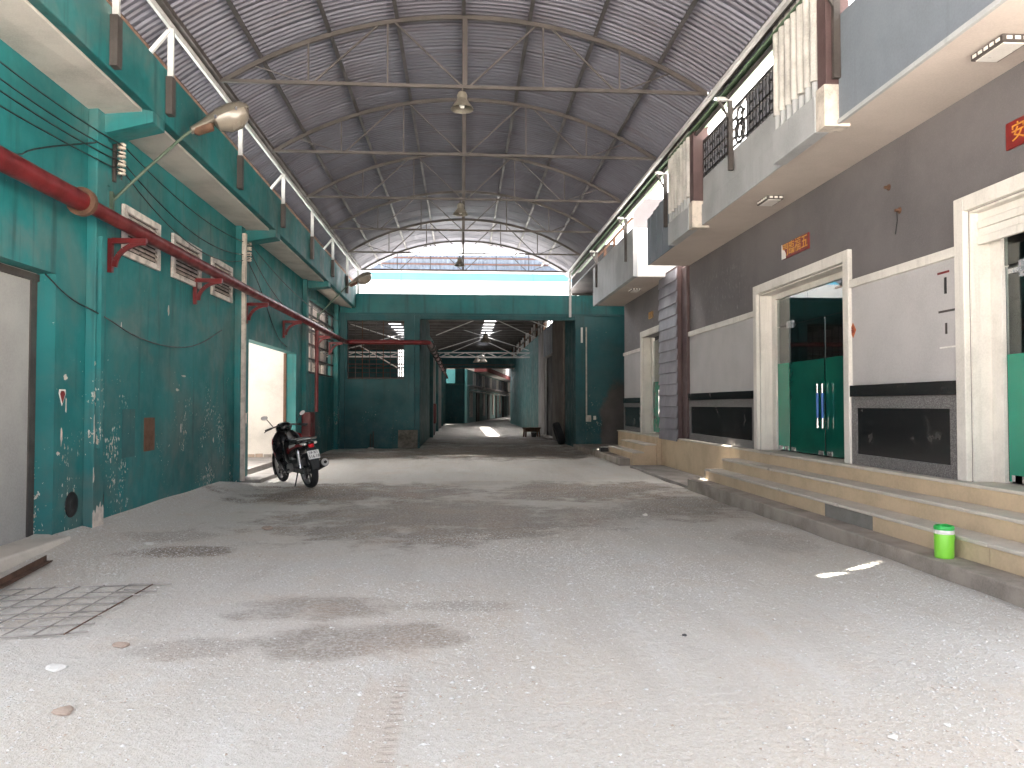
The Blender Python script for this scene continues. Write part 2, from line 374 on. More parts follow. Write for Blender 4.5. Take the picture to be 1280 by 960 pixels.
def gravel():
    N1, N2, N3 = 130000, 40000, 14000
    y = np.concatenate([2.2 + 6.3 * RNG.random(N1) ** 1.35, 5 + 10 * RNG.random(N2), 6.5 + 7 * RNG.random(N3)])
    x = np.concatenate([-3.6 + 7.2 * RNG.random(N1), -3.8 + 7.3 * RNG.random(N2), -3.85 + 1.0 * RNG.random(N3) ** 1.8])
    dens = .5 + .5 * np.sin(x * 1.7 + 1.3 * np.sin(y * .9)) * np.sin(y * 1.1 + .8 * np.sin(x * 1.3))
    keep = (RNG.random(len(x)) < .10 + .75 * dens ** 2) | (np.arange(len(x)) >= N1 + N2)
    keep &= np.abs(x) < (.68 * y + .6)
    for (sx, sy, rx, ry) in ((-1.0, 5.2, .6, .35), (-.6, 4.5, .65, .36), (-.5, 9.3, 1.6, 1.3)): keep &= (((x - sx) / rx) ** 2 + ((y - sy) / ry) ** 2 > 1) | (RNG.random(len(x)) < .12)
    x, y = x[keep], y[keep]; n = len(x)
    s = .0028 + .0062 * RNG.random(n) ** 3 + .008 * (RNG.random(n) > .985)
    z = np.array([hgt(a, b) for a, b in zip(x, y)])
    base = np.array([(1, 0, 0), (0, 1, 0), (-1, 0, 0), (0, -1, 0), (0, 0, .75), (0, 0, -.5)])
    a = RNG.random(n) * 6.28; ca, sa = np.cos(a), np.sin(a)
    P = base[None] * (.6 + .7 * RNG.random((n, 6, 1))) * s[:, None, None] * np.stack([1 + .5 * RNG.random(n), np.ones(n), .42 + .3 * RNG.random(n)], 1)[:, None, :]
    Q = P.copy(); Q[..., 0] = P[..., 0] * ca[:, None] - P[..., 1] * sa[:, None]; Q[..., 1] = P[..., 0] * sa[:, None] + P[..., 1] * ca[:, None]
    Q += np.stack([x, y, z + s * .12], 1)[:, None, :]
    F = np.array([(0, 1, 4), (1, 2, 4), (2, 3, 4), (3, 0, 4), (1, 0, 5), (2, 1, 5), (3, 2, 5), (0, 3, 5)])
    FF = (F[None] + (np.arange(n) * 6)[:, None, None]).reshape(-1)
    me = bpy.data.meshes.new('gravel'); me.vertices.add(n * 6); me.vertices.foreach_set('co', Q.reshape(-1)); nf = n * 8
    me.loops.add(nf * 3); me.loops.foreach_set('vertex_index', FF.astype(np.int32)); me.polygons.add(nf)
    me.polygons.foreach_set('loop_start', (np.arange(nf) * 3).astype(np.int32)); me.update(); me.validate()
    me.materials.append(M['gravel']); o = bpy.data.objects.new('gravel', me); COL.objects.link(o); o['kind'] = 'stuff'
    o['label'] = 'loose grey gravel chips scattered over the alley floor'; o['category'] = 'gravel'
gravel()

# ------------------------------------------------------------------ left factory building
FB = thing('factory_building', 'long teal factory building with whitewashed concrete canopy along the left side', 'building', (-3.87, 8, 0))
X0, X1 = -4.09, -3.87
for (a, b, c, d) in ((4.6, 5.0, -.3, 5.0), (5.0, 7.58, 2.6, 5.0), (7.58, 14.25, -.3, 5.0), (14.25, 18.27, 2.55, 5.0), (18.27, 19.55, -.3, 5.0), (19.55, 23.85, -.3, 2.15), (19.55, 23.85, 4.12, 5.0), (23.85, 24.0, -.3, 5.0)):
    bx('wall', 'teal', FB, X0, X1, a, b, c, d)
for (a, b, p) in ((8.16, 8.40, .1), (13.36, 13.62, .1), (18.94, 19.2, .1), (23.62, 23.99, .12), (4.61, 4.8, .1)):
    bx('pilaster', 'teal', FB, X1, X1 + p, a, b, -.2, 4.44, .008)
# grey sliding door
dr = bx('door', 'greydoor', FB, -4.075, -4.045, 5.02, 7.57, .105, 2.6)
bx('edge_strip', 'steel', dr, -4.044, -4.03, 7.46, 7.56, .11, 2.58); bx('rail', 'steel', dr, -4.044, -4.01, 5.02, 7.56, 2.52, 2.585)
bx('door_sill', 'dust', FB, -4.2, -3.70, 4.4, 7.60, -.1, .11, .02)
# canopy: slab panels between bracket beams, upstand in front
for (a, b) in ((4.6, 8.31), (8.64, 13.7), (14.05, 19.1), (19.45, 24.0)):
    za, zb = 4.50 - .008 * (a - 6), 4.50 - .008 * (b - 6)
    m = MB(); m.v = [(X1, a, 4.42), (-3.39, a, za - .02), (-3.39, b, zb - .02), (X1, b, 4.42), (X1, a, 4.56), (-3.39, a, za + .12), (-3.39, b, zb + .12), (X1, b, 4.56)]
    m.f = [(0, 3, 2, 1), (4, 5, 6, 7), (0, 1, 5, 4), (1, 2, 6, 5), (2, 3, 7, 6), (3, 0, 4, 7)]
    m.build('canopy_slab', 'soffit', FB)
m = MB(); m.v = [(-3.39, 4.6, 4.515), (-3.27, 4.6, 4.495), (-3.27, 24, 4.345), (-3.39, 24, 4.365), (-3.39, 4.6, 5.08), (-3.27, 4.6, 5.08), (-3.27, 24, 5.03), (-3.39, 24, 5.03)]
m.f = [(0, 3, 2, 1), (4, 5, 6, 7), (0, 1, 5, 4), (1, 2, 6, 5), (2, 3, 7, 6), (3, 0, 4, 7)]; m.build('fascia', 'teal', FB, .012)
for (a, b) in ((8.31, 8.64), (13.7, 14.05), (19.1, 19.45)):
    zf = 4.50 - .008 * (a - 6)
    MB().prism([(X1, 4.2), (-3.275, zf - .13), (-3.275, zf + .1), (X1, 4.6)], a, b, 'y').build('bracket_beam', 'teal', FB, .008)
# paint gone down to the plaster round the foot and the arris of the near pilaster
m = MB(); m.prism([(8.162, -.1), (8.40, -.1), (8.40, .26), (8.385, .30), (8.35, .27), (8.33, .34), (8.29, .28), (8.25, .31), (8.22, .22), (8.19, .27), (8.162, .24)], X1 + .1, X1 + .1025, 'x'); m.build('peeled_patch', 'ceramic', FB)
for (z, h) in ((.55, .16), (.95, .3), (1.4, .09), (1.75, .05)):
    m = MB(); m.prism([(8.161, z), (8.18, z + .02), (8.19, z + h * .4), (8.176, z + h * .7), (8.172, z + h), (8.161, z + h * .9)], X1 + .1, X1 + .1022, 'x'); m.build('peeled_patch', 'ceramic', FB)
for (y, z, w_, h) in ((7.72, 1.05, .05, .2), (7.78, 1.62, .09, .07), (7.80, 1.35, .03, .2), (7.66, .88, .08, .04), (10.9, 1.02, .05, .16), (10.75, 1.55, .14, .05), (11.0, 1.75, .22, .04), (10.4, 2.6, .07, .14), (12.3, .8, .05, .1), (9.0, 2.25, .03, .1)):
    pts = [(y + w_ * .5 * math.cos(a) * random.uniform(.5, 1.1), z + h * .5 * math.sin(a) * random.uniform(.5, 1.1)) for a in [2 * math.pi * i / 11 for i in range(11)]]
    m = MB(); m.prism(pts, X1 - .001, X1 + .0022, 'x'); m.build('peeled_patch', 'ceramic', FB)
# flat roof behind the upstand; a light gap over the store room
def slab(x0, x1, y0, y1): bx('roof_slab', 'roofdark', FB, x0, x1, y0, y1, 4.75, 4.87)
slab(-12, -3.4, 4.6, 12.3); bx('wall', 'teal', FB, -12, X0, 4.6, 4.8, -.3, 5.0); slab(-12, -6.0, 18.6, 24.1); slab(-10, -3.4, 12.3, 15.2)
bx('interior_wall', 'interior', FB, -10, X0, 18.36, 18.6, 0, 4.75); bx('interior_wall', 'interior', FB, -10, X0, 12.1, 12.3, 0, 4.75); bx('interior_wall', 'interior', FB, -10.2, -10, 12.1, 18.6, 0, 4.75)
bx('interior_floor', 'concrete', FB, -10, X0 + .02, 12.3, 18.36, -.1, .12)
for i in range(15):                                                  # bare brick course at the foot of the inner wall
    bx('brick', 'brickchip' if i % 3 else 'concrete', FB, -6.9 + i * .19, -6.73 + i * .19, 18.345, 18.37, .125, .18 + .03 * random.random())
bx('door_frame', 'board', FB, -4.15, -4.09, 18.22, 18.30, .12, 2.55); bx('doorstep', 'concrete', FB, -3.9, -3.45, 13.5, 17.6, -.05, .07, .015)
bx('door_frame', 'teal', FB, -4.0, -3.88, 14.2, 14.26, .0, 2.55)
bx('switch_plate', 'lampwhite', FB, -3.872, -3.862, 14.06, 14.14, 1.02, 1.2)
# service room behind the grilled window, roof left open to light it
bx('back_wall', 'interior', FB, -6.2, -6, 18.6, 24.2, 0, 4.75)
# louvred vents
for vi, (ya, yb) in enumerate(((8.95, 10.01), (10.44, 11.56), (12.06, 13.1))):
    v = bx('vent', 'dark', FB, X1, X1 + .008, ya, yb, 3.05, 3.64)  # dark sheet in place of a shaded recess
    for (a, b, c, d) in ((ya, yb, 3.56, 3.64), (ya, yb, 3.05, 3.12), (ya, ya + .09, 3.12, 3.56), (yb - .09, yb, 3.12, 3.56), (ya + .09, yb - .09, 3.315, 3.365)):
        bx('vent_frame', 'vent', v, X1 + .003, X1 + .045, a, b, c, d, .006)
    for zc in (3.16, 3.215, 3.27, 3.41, 3.465, 3.52):
        lo = zc - .024 + .010 * random.random(); br = ya + .3 + .5 * random.random()
        for (a, b) in ((ya + .09, br), (br + (.05 if random.random() < .4 else 0.003), yb - .09)):
            m = MB(); m.v = [(X1 + .004, a, lo + .03), (X1 + .03, a, lo), (X1 + .04, a, lo + .016), (X1 + .012, a, lo + .046), (X1 + .004, b, lo + .03), (X1 + .03, b, lo), (X1 + .04, b, lo + .016), (X1 + .012, b, lo + .046)]
            m.f = [(0, 1, 2, 3), (7, 6, 5, 4), (0, 4, 5, 1), (1, 5, 6, 2), (2, 6, 7, 3), (3, 7, 4, 0)]; m.build('vent_slat', 'ventslat', v)
# grilled window: pale blocks behind dark bars
gw = bx('grille_window', 'steeldark', FB, -4.09, -3.90, 19.55, 23.85, 2.13, 2.15)
for r in range(5):
    for c in range(24):
        if random.random() < .9:
            y = 19.6 + c * .178; z = 2.2 + r * .39; h = .3 + .05 * random.random()
            bx('louvre_block', 'ventslat', gw, -4.2, -4.17, y, y + .10 + .03 * random.random(), z, z + h)
for z in (2.17, 2.52, 2.9, 3.28, 3.66, 4.02): bx('grille_bar', 'steeldark', gw, -3.98, -3.93, 19.55, 23.85, z, z + .05)
for y in (19.6, 20.6, 21.65, 22.7, 23.76): bx('grille_bar', 'steeldark', gw, -4.0, -3.95, y, y + .05, 2.17, 4.1)
bx('repaint_patch', M['teal4'], FB, X1, X1 + .003, 9.05, 9.4, .74, 1.3); bx('wall_patch', 'board', FB, X1, X1 + .006, 9.66, 9.98, .78, 1.19)
bx('conduit', 'teal', FB, X1 + .102, X1 + .14, 8.20, 8.26, .9, 3.1); bx('conduit', 'teal', FB, X1 + .005, X1 + .06, 8.44, 8.56, 3.72, 4.2)
bx('conduit', 'ceramic', FB, X1 + .102, X1 + .16, 13.4, 13.5, .05, 4.3)
for (y, z, r) in ((7.93, .36, .13), (8.52, .34, .10)):                # black-rimmed drain holes
    m = MB().lathe([(r * .35, 0), (r, .004), (r * .96, .010), (r * .5, .02), (r * .3, .008)], 14, Matrix.Translation((X1, y, z)) @ Matrix.Rotation(R(90), 4, 'Y')); m.build('drain_ring', 'black', FB)

# ------------------------------------------------------------------ gate wall across the end of the alley
GW = thing('gate_wall', 'teal cross wall and beam with wide gateway at the end of the alley', 'wall', (0, 24, 0))
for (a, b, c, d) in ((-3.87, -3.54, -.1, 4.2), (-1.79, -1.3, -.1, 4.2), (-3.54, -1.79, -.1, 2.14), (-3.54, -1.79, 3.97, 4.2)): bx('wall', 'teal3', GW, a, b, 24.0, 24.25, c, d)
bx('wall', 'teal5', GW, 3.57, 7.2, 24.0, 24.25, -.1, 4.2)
bx('beam', 'teal2', GW, -3.9, 7.2, 23.96, 24.3, 4.2, 4.8, .012)
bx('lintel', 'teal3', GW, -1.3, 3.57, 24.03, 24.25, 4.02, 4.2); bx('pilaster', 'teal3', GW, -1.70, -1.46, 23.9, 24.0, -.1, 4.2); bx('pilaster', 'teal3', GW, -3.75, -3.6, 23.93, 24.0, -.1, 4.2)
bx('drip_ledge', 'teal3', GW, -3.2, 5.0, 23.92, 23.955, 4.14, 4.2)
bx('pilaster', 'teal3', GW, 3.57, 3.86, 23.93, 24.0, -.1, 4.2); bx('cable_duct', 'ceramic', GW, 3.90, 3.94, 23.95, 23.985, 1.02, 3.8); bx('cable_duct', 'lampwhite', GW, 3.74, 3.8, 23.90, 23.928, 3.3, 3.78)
sw = bx('switch_box', 'ceramic', GW, 3.9, 4.06, 23.92, 23.995, .82, 1.02, .006); bx('switch_box', 'lampwhite', GW, 4.14, 4.22, 23.94, 23.995, .88, 1.0, .006)
gw = MB().box(-3.56, -1.77, 24.18, 24.2, 2.12, 2.15).build('window_grille', 'steel', GW)
for z in (2.2, 2.34, 2.48, 2.62, 2.76, 3.1, 3.5, 3.9): bx('grille_bar', 'steeldark', gw, -3.54, -1.79, 24.10, 24.12, z, z + .018)
for i in range(9): bx('grille_bar', 'rust' if i % 3 == 2 else 'steeldark', gw, -3.52 + i * .215, -3.50 + i * .215, 24.08, 24.1, 2.15, 3.97)
# ------------------------------------------------------------------ covered hall behind the gateway
HL = thing('warehouse_hall', 'dark covered hall with lattice trusses seen through the gateway', 'building', (0, 30, 0))
m = MB(); m.v = [(-14, 24.3, 4.62), (9, 24.3, 4.62), (9, 31.2, 5.02), (-14, 31.2, 5.02), (-14, 24.3, 4.72), (9, 24.3, 4.72), (9, 31.2, 5.12), (-14, 31.2, 5.12)]; m.f = [(0, 3, 2, 1), (4, 5, 6, 7), (0, 1, 5, 4), (1, 2, 6, 5), (2, 3, 7, 6), (3, 0, 4, 7)]; m.build('roof_slab', 'gateroof', HL)
for (a, b, c, d) in ((24.25, 31.8, 0, 4.66), (31.8, 34.2, 0, .9), (34.2, 35.4, 0, 4.3), (35.4, 39, 0, 1.9), (39, 40.2, 0, 4.3), (40.2, 44, 0, 1.9), (44, 45.2, 0, 4.3), (45.2, 49, 0, 1.9), (49, 50.2, 0, 4.3), (50.2, 54.6, 0, 1.9), (54.6, 56, 0, 4.3)): bx('side_wall', 'teal4', HL, -1.5, -1.32, a, b, c, d)
for i, y in enumerate((31.9, 34.4, 39.2, 44.2, 49.2, 54.6)): bx('side_pilaster', 'hallgrey' if i in (1, 3) else 'teal4', HL, -1.32, -1.18, y, y + .5, 0, 4.0)
for z in (3.9,): bx('wall_beam', 'teal4', HL, -1.49, -1.33, 31.8, 54.6, z, 4.25)
for i in range(16):
    y = 32.1 + i * 1.35; bx('mullion', 'steeldark', HL, -1.44, -1.40, y, y + .06, 1.9 if y > 35 else .9, 3.9)
for (a, b, c, d, mt) in ((24.25, 26.4, 0, 4.66, 'teal3'), (26.4, 29.5, 0, 4.66, 'hallbrown'), (29.5, 33, 3.35, 4.6, 'hallgrey'), (33, 35.6, 0, 4.6, 'hallgrey'), (35.6, 56, 0, 4.6, 'teal4')):
    bx('side_wall', mt, HL, 3.5 if mt == 'hallbrown' else 3.57, 3.78, a, b, c, d)
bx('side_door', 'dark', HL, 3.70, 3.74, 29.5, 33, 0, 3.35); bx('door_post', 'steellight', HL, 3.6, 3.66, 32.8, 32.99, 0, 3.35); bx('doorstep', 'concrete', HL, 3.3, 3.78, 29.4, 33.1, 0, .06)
for i in range(12): bx('wall_sheet', 'siding' if i % 2 else 'hallgrey', HL, 3.54 - .012 * (i % 2), 3.569, 29.6 + i * .28, 29.86 + i * .28, 3.4, 4.55)
for i in range(22): bx('wall_batten', 'steellight' if i % 3 else 'rust', HL, 3.60, 3.66, 30.0 + i * 1.18, 30.15 + i * 1.18, 4.6, 5.38)
bx('wall_beam', 'steeldark', HL, 3.58, 3.70, 28.2, 56, 4.95, 5.02); bx('light_block_panel', 'hallbrown', HL, 3.68, 3.72, 33.5, 56, 4.6, 5.4)  # panel added behind the battens to cut light entering the hall
# roof sheets, left open along two skylight strips
for i in range(17):
    y = 31.2 + i * 1.5
    for (a, b) in ((-10, -3.65), (-3.05, 1.1), (1.66, 4.0)): bx('roof_sheet', 'hallroof', HL, a, b, y, y + 1.52, 5.40 + .012 * (i % 2), 5.41 + .012 * (i % 2))
    if not (37 < y + .7 < 50):
        for (a, b) in ((-3.65, -3.05), (1.1, 1.66)): bx('roof_sheet', 'hallroof', HL, a, b, y, y + 1.52, 5.425, 5.435)
    bx('purlin', 'steeldark', HL, -10, 3.9, y, y + .07, 5.27, 5.39)
def lattice(parent, y, xa, xb, z0, z1, mat='steellight', step=.55):
    t = MB().box(xa, xb, y, y + .07, z0, z0 + .07).box(xa, xb, y, y + .07, z1 - .05, z1).build('lattice_truss', mat, parent)
    n = int((xb - xa) / step); s = (xb - xa) / n
    for i in range(n):
        x = xa + i * s; MB().bar((x, y + .035, z0 + .05 if i % 2 else z1 - .03), (x + s, y + .035, z1 - .03 if i % 2 else z0 + .05), .03, .03).build('lattice_web', mat, t)
lattice(HL, 40, -10, 3.57, 3.80, 4.09); lattice(HL, 52, -10, 3.57, 3.80, 4.09, 'steel', .8)
for (p, q) in (((-1.2, 40, 4.2), (2.3, 40.4, 5.35)), ((3.5, 40, 4.2), (-.1, 40.4, 5.35)), ((-1.2, 36, 4.6), (.6, 36.3, 5.35)), ((3.5, 36, 4.5), (1.7, 36.3, 5.35)), ((3.5, 31.5, 4.55), (1.9, 32, 5.3)), ((-1.3, 46, 4.2), (1.2, 46.4, 5.3)), ((3.5, 46, 4.2), (1.2, 46.2, 5.3)), ((-6, 40, 4.2), (-2, 40.4, 5.35)), ((-2, 38, 4.2), (-5.5, 38.4, 5.35)), ((-4.4, 33.5, 3.9), (-2.0, 33.5, 2.5))):
    MB().tube([p, q], .022, 6).build('brace', 'steellight', HL)
for x in (.6, 2.8, -.5): MB().tube([(x, 40.05, 4.05), (x, 40.05, 5.3)], .012, 5).build('tie_rod', 'steel', HL)
# end wall of the hall
for (a, b, c, d) in ((-10, -4.6, 0, 5.4), (-4.6, -2.2, 0, 3.4), (-2.2, -1.11, 0, 5.4), (-1.11, -.47, 0, 2.92), (-1.11, -.47, 4.03, 5.4), (-.47, .23, 0, 5.4), (.23, 3.57, 4.03, 5.4), (3.57, 9, 0, 5.4)): bx('end_wall', 'teal3', HL, a, b, 56, 56.25, c, d)
bx('end_ledge', 'teal4', HL, -1.3, .22, 55.9, 56, 2.78, 2.9)
for i in range(14): bx('wall_batten', 'rust' if i % 4 == 1 else 'steeldark', HL, -4.55 + i * .17, -4.47 + i * .17, 56.05, 56.1, 3.4, 5.4)
bx('side_wall', 'hallgrey', HL, -10.2, -10, 24.3, 56, 0, 5.4)
for i in range(5): bx('stacked_shelf', 'steeldark', HL, -6.5, -1.7, 43 + .01 * i, 43.3, .6 + i * .55, 0.66 + i * .55)

# white and blue storey above the hall, and the siding over it
UW = thing('upper_storey_wall', 'plain white wall with sky blue band above the gate beam', 'wall', (0, 31, 5.2))
bx('wall', 'whitewall', UW, -14, 11, 31, 31.2, 5.0, 6.365); bx('blue_band', 'bluewall', UW, -14, 11, 30.985, 31.2, 6.365, 6.665); bx('coping', 'whitewall', UW, -14, 11, 30.93, 31.22, 6.665, 6.74)
SD = thing('corrugated_siding', 'pale blue corrugated siding with brown rails under the arched roof end', 'siding', (0, 31.35, 6.72))
sheet = None
for i in range(26):
    if sheet is None:
        m = MB(); n = 22
        for j in range(n + 1):
            for z in (0, .76): m.v.append((j * .04, (.03 if (j // 2) % 2 else 0), z))
        m.f = [(2 * j, 2 * j + 2, 2 * j + 3, 2 * j + 1) for j in range(n)]
        sheet = m.build('siding_sheet', 'siding', None); sheet.parent = SD; sheet.location = (-11, 0, 0)
    else: inst(sheet, 'siding_sheet', SD, (-11 + i * .87, .004 * (i % 2), random.uniform(-.02, .02)))
for z in (6.80, 7.05, 7.30): bx('rail', 'girt', SD, -11, 11.6, 31.24, 31.32, z, z + .06)
SC = thing('side_shed_roof', 'dark shed roof between the far shophouse and the gate wall', 'roof', (6, 23, 5.3)); bx('roof_sheet', 'hallroof', SC, 3.70, 9.5, 20.9, 26.6, 5.25, 5.3); bx('side_wall', 'hallbrown', SC, 7.2, 7.3, 20.8, 26.6, 0, 5.25); bx('gable', 'dark', SC, 3.85, 9.5, 26.6, 26.7, 4.9, 7.0)  # unseen side wall added to keep light off the gate wall

# ------------------------------------------------------------------ building behind the hall
FA = local('rear_workshop', 'two storey teal workshop with grey shutters seen through the far opening', 'building', (.42, 57.2, 0), (0, 0, R(-8.5)))
def fx(name, mat, x0, x1, y0, y1, z0, z1, par=None): return MB().box(x0, x1, y0, y1, z0, z1).build(name, mat, par or FA)
fx('wall', 'farwall', -4, 0, 0, 34, 0, 4.0); fx('ledge', 'hallgrey', 0, .35, 0, 34, 2.74, 2.84); fx('fascia', 'whitewall', 0, 1.0, 4, 34, 4.0, 5.6); fx('fascia_edge', 'fascia_red', 1.0, 1.03, 4, 34, 3.98, 4.35); fx('fascia_end', 'fascia_red', .0, 1.0, 3.96, 4, 3.98, 5.6)
for i in range(15):
    y = 3 + i * 2.0; wn = fx('window', 'parapet' if i % 3 else 'steellight', 0, .05, y, y + 1.5, 2.86, 3.85); fx('shutter_gap', 'dark', .05, .06, y + .7, y + .8, 2.9, 3.8, wn)
for i, (y, a) in enumerate(((1.2, 1.4), (5, 1.8), (9.5, 1.2), (13, 1.5), (17, 1.0), (20, 1.3), (23.5, 1.2), (27, 1.2))):
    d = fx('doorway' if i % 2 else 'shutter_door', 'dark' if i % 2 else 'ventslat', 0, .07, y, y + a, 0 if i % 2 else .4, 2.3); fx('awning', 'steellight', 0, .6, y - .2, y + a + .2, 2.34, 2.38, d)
for i in range(12): fx('ledge_bracket', 'steellight', 0, .3, 1 + i * 2.7, 1.08 + i * 2.7, 2.55, 2.74)
RC = thing('rear_lane_roof', 'dark corrugated roof covering the lane behind the hall', 'roof', (4, 68, 5.9))
for (a, b) in ((56.4, 60), (60, 64), (64, 68), (68, 72), (72, 78.6), (81.2, 100)): bx('roof_sheet', 'hallroof', RC, -.2 + (a - 56) * .148, 14, a, b - .01, 5.9, 5.93)
RW = thing('lane_end_wall', 'dark brown wall closing the lane beyond the hall', 'wall', (6, 92, 0)); bx('wall', 'hallbrown', RW, -2, 22, 96, 96.3, 0, 7); bx('side_wall', 'hallbrown', RW, 8.2, 8.5, 57, 96, 0, 6)
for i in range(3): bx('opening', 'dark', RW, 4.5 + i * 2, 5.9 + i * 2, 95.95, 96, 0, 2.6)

# ------------------------------------------------------------------ arched roof
AR = thing('arched_roof', 'arched corrugated steel roof on lattice trusses covering the alley', 'roof', (.1, 12, 0))
RC_, ZC = 6.08, 6.66 - 6.08; CX = .1                              # circle of the sheeting
def arc(t, r=RC_): return (CX + r * math.sin(t), ZC + r * math.cos(t))
T0, T1 = math.asin(-3.74 / RC_), math.asin(3.42 / RC_); DT = (T1 - T0) / 3
def roof_sheet_mesh(skip=None):
    m = MB(); na = 9; waves = 8; pts = waves * 4; pitch = .10
    for a in range(na + 1):
        t = -.012 + (DT + .024) * a / na
        for j in range(pts + 1):
            yj = (j // 4) * pitch + (0, .040, .058, .082)[j % 4]
            rr = RC_ + (.014, .014, -.009, -.014)[j % 4] + .014 * j / pts
            m.v.append((rr * math.sin(t), yj, rr * math.cos(t)))
    for a in range(na):
        for j in range(pts):
            if skip and j in skip[1] and a in skip[0]: continue
            b = a * (pts + 1) + j; m.f.append((b, b + 1, b + pts + 2, b + pts + 1))
    return m
sm0 = roof_sheet_mesh().build('roof_sheet', 'roof', AR); me_sheet = sm0.data
bpy.data.objects.remove(sm0)
me_sheet.transform(Matrix.Translation((.1, 12, 0)))
me_slit = None
ystart, yend, yp = 7.05 - 13 * .70, 25.0, .70
row = 0; y = ystart
while y < yend:
    for s in range(3):
        o = bpy.data.objects.new('roof_sheet', me_sheet); COL.objects.link(o); o.parent = AR
        # parent sits at (.1, 12, 0): the sheet turns about the arch axis
        o.location = (random.uniform(-.002, .002), y - 12 + random.uniform(-.004, .004), ZC + random.uniform(-.0015, .0015)); o.rotation_euler = (0, T0 + s * DT, 0)
        if s == 2 and abs(y - 9.85) < .1:
            j0 = 4 * 5 + 1
            o2 = roof_sheet_mesh(((6, 7, 8), (j0, j0 + 1, j0 + 2))).build('roof_sheet', 'roof', AR); md = o2.data; bpy.data.objects.remove(o2)
            md.transform(Matrix.Translation((.1, 12, 0))); o.data = md
    y += yp; row += 1
for i in range(-4, 5):                                            # long purlins
    xx = .02 + i * .885; t = math.asin((xx - CX) / (RC_ - .09)); px_, pz_ = arc(t, RC_ - .055)
    m = MB().bar((px_, ystart, pz_), (px_, 25.6, pz_), .05, .085, (math.sin(t), 0, math.cos(t)))
    m.build('purlin', 'steeldark' if i > -4 else 'rust', AR)
TZ = 5.6
def truss(y):
    rc = RC_ - .115; tr = None
    t0, t1 = -math.acos((TZ - ZC) / rc), math.acos((TZ - ZC) / rc)
    m = MB(); n = 22
    for i in range(n):
        a, b = t0 + (t1 - t0) * i / n, t0 + (t1 - t0) * (i + 1) / n
        pa, pb = arc(a, rc), arc(b, rc); m.bar((pa[0], y, pa[1]), (pb[0], y, pb[1]), .045, .055)
    tr = m.build('truss', 'steel', AR)
    xa, xb = arc(t0, rc)[0], arc(t1, rc)[0]
    MB().bar((xa - .05, y, TZ), (xb + .02, y, TZ), .042, .042).build('tie', 'steel', tr)
    def up(x): return ZC + math.sqrt(rc * rc - (x - CX) ** 2)
    c = .05
    for (xt, xu) in ((c - 2.08, c - 2.08), (c - 1.04, c - 1.04), (c + 1.04, c + 1.04), (c + 2.08, c + 2.08), (c - 2.0, c - 1.14), (c - .06, c - .96), (c + .06, c + .96), (c + 2.0, c + 1.14)):
        MB().bar((xt, y, TZ + .02), (xu, y, up(xu)), .021, .021).build('web', 'steel', tr)
    for sg in (-1, 1): MB().tube([(c + sg * 2.16, y, TZ + .02), (c + sg * 2.8, y, up(c + sg * 2.8))], .009, 5).build('web', 'steel', tr)
    bx('king_post', 'steel', tr, c - .045, c + .02, y - .03, y + .03, TZ + .02, up(c))
for y in (-1.0, 1.8, 4.6, 7.4, 10.19, 12.98, 15.81, 18.65, 21.5, 24.3): truss(y)
# eaves beams
bx('eaves_beam', 'steellight', AR, -3.26, -3.225, -2.1, 24.28, 5.53, 5.66); bx('eaves_flange', 'steel', AR, -3.222, -3.15, -2.1, 24.28, 5.60, 5.665)
for i, y in enumerate((7.3, 8.65, 11.35, 14.05, 16.75, 19.42, 21.85)):
    bx('eaves_post', 'steellight', AR, -3.262, -3.20, y, y + .035, 4.98, 5.53); bx('post_shoe', 'steel', AR, -3.266, -3.195, y - .035, y + .075, 4.56 if i % 2 else 4.5, 4.98)
    if i in (1, 3, 5): MB().bar((-3.25, y, 5.5), (-3.62, y + .02, 5.06), .04, .04).build('strut', 'steellight', AR)
bx('eaves_post', 'steellight', AR, -3.25, -3.19, 24.05, 24.11, 4.8, 5.53); bx('eaves_post', 'steellight', AR, 3.36, 3.43, 23.84, 23.9, 4.1, 5.6)
MB().bar((3.44, -2.1, 5.62), (3.44, 24.3, 5.62), .05, .12).build('eaves_beam', 'steel', AR); MB().bar((3.37, -2.1, 5.55), (3.37, 24.3, 5.55), .05, .05).build('eaves_flange', 'steellight', AR)
for (a, b) in ((-2.1, 1), (1, 7), (7.0, 12.9), (12.9, 18.8), (18.8, 24.4)): MB().prism([(3.47, 5.50), (3.80, 5.62), (3.80, 5.80), (3.785, 5.80), (3.785, 5.64), (3.47, 5.52)], a, b - .01, 'y').build('gutter', 'greengut', AR)
for y in (7.08, 10.0, 13.3, 16.6, 20.3):
    b = bx('eaves_bracket', 'steel', AR, 3.57, 3.635, y, y + .05, 4.5, 5.44); bx('arm', 'steellight', b, 3.42, 3.64, y, y + .05, 5.44, 5.485); MB().bar((3.45, y + .02, 5.43), (3.58, y + .02, 5.2), .03, .03).build('strut', 'steel', b)
for x in (-1.9, 2.25): MB().tube([(x, 24.3, 5.6), (x - .02 if x < 0 else x + .06, 24.2, 4.8)], .008, 5).build('tie_wire', 'steeldark', AR)

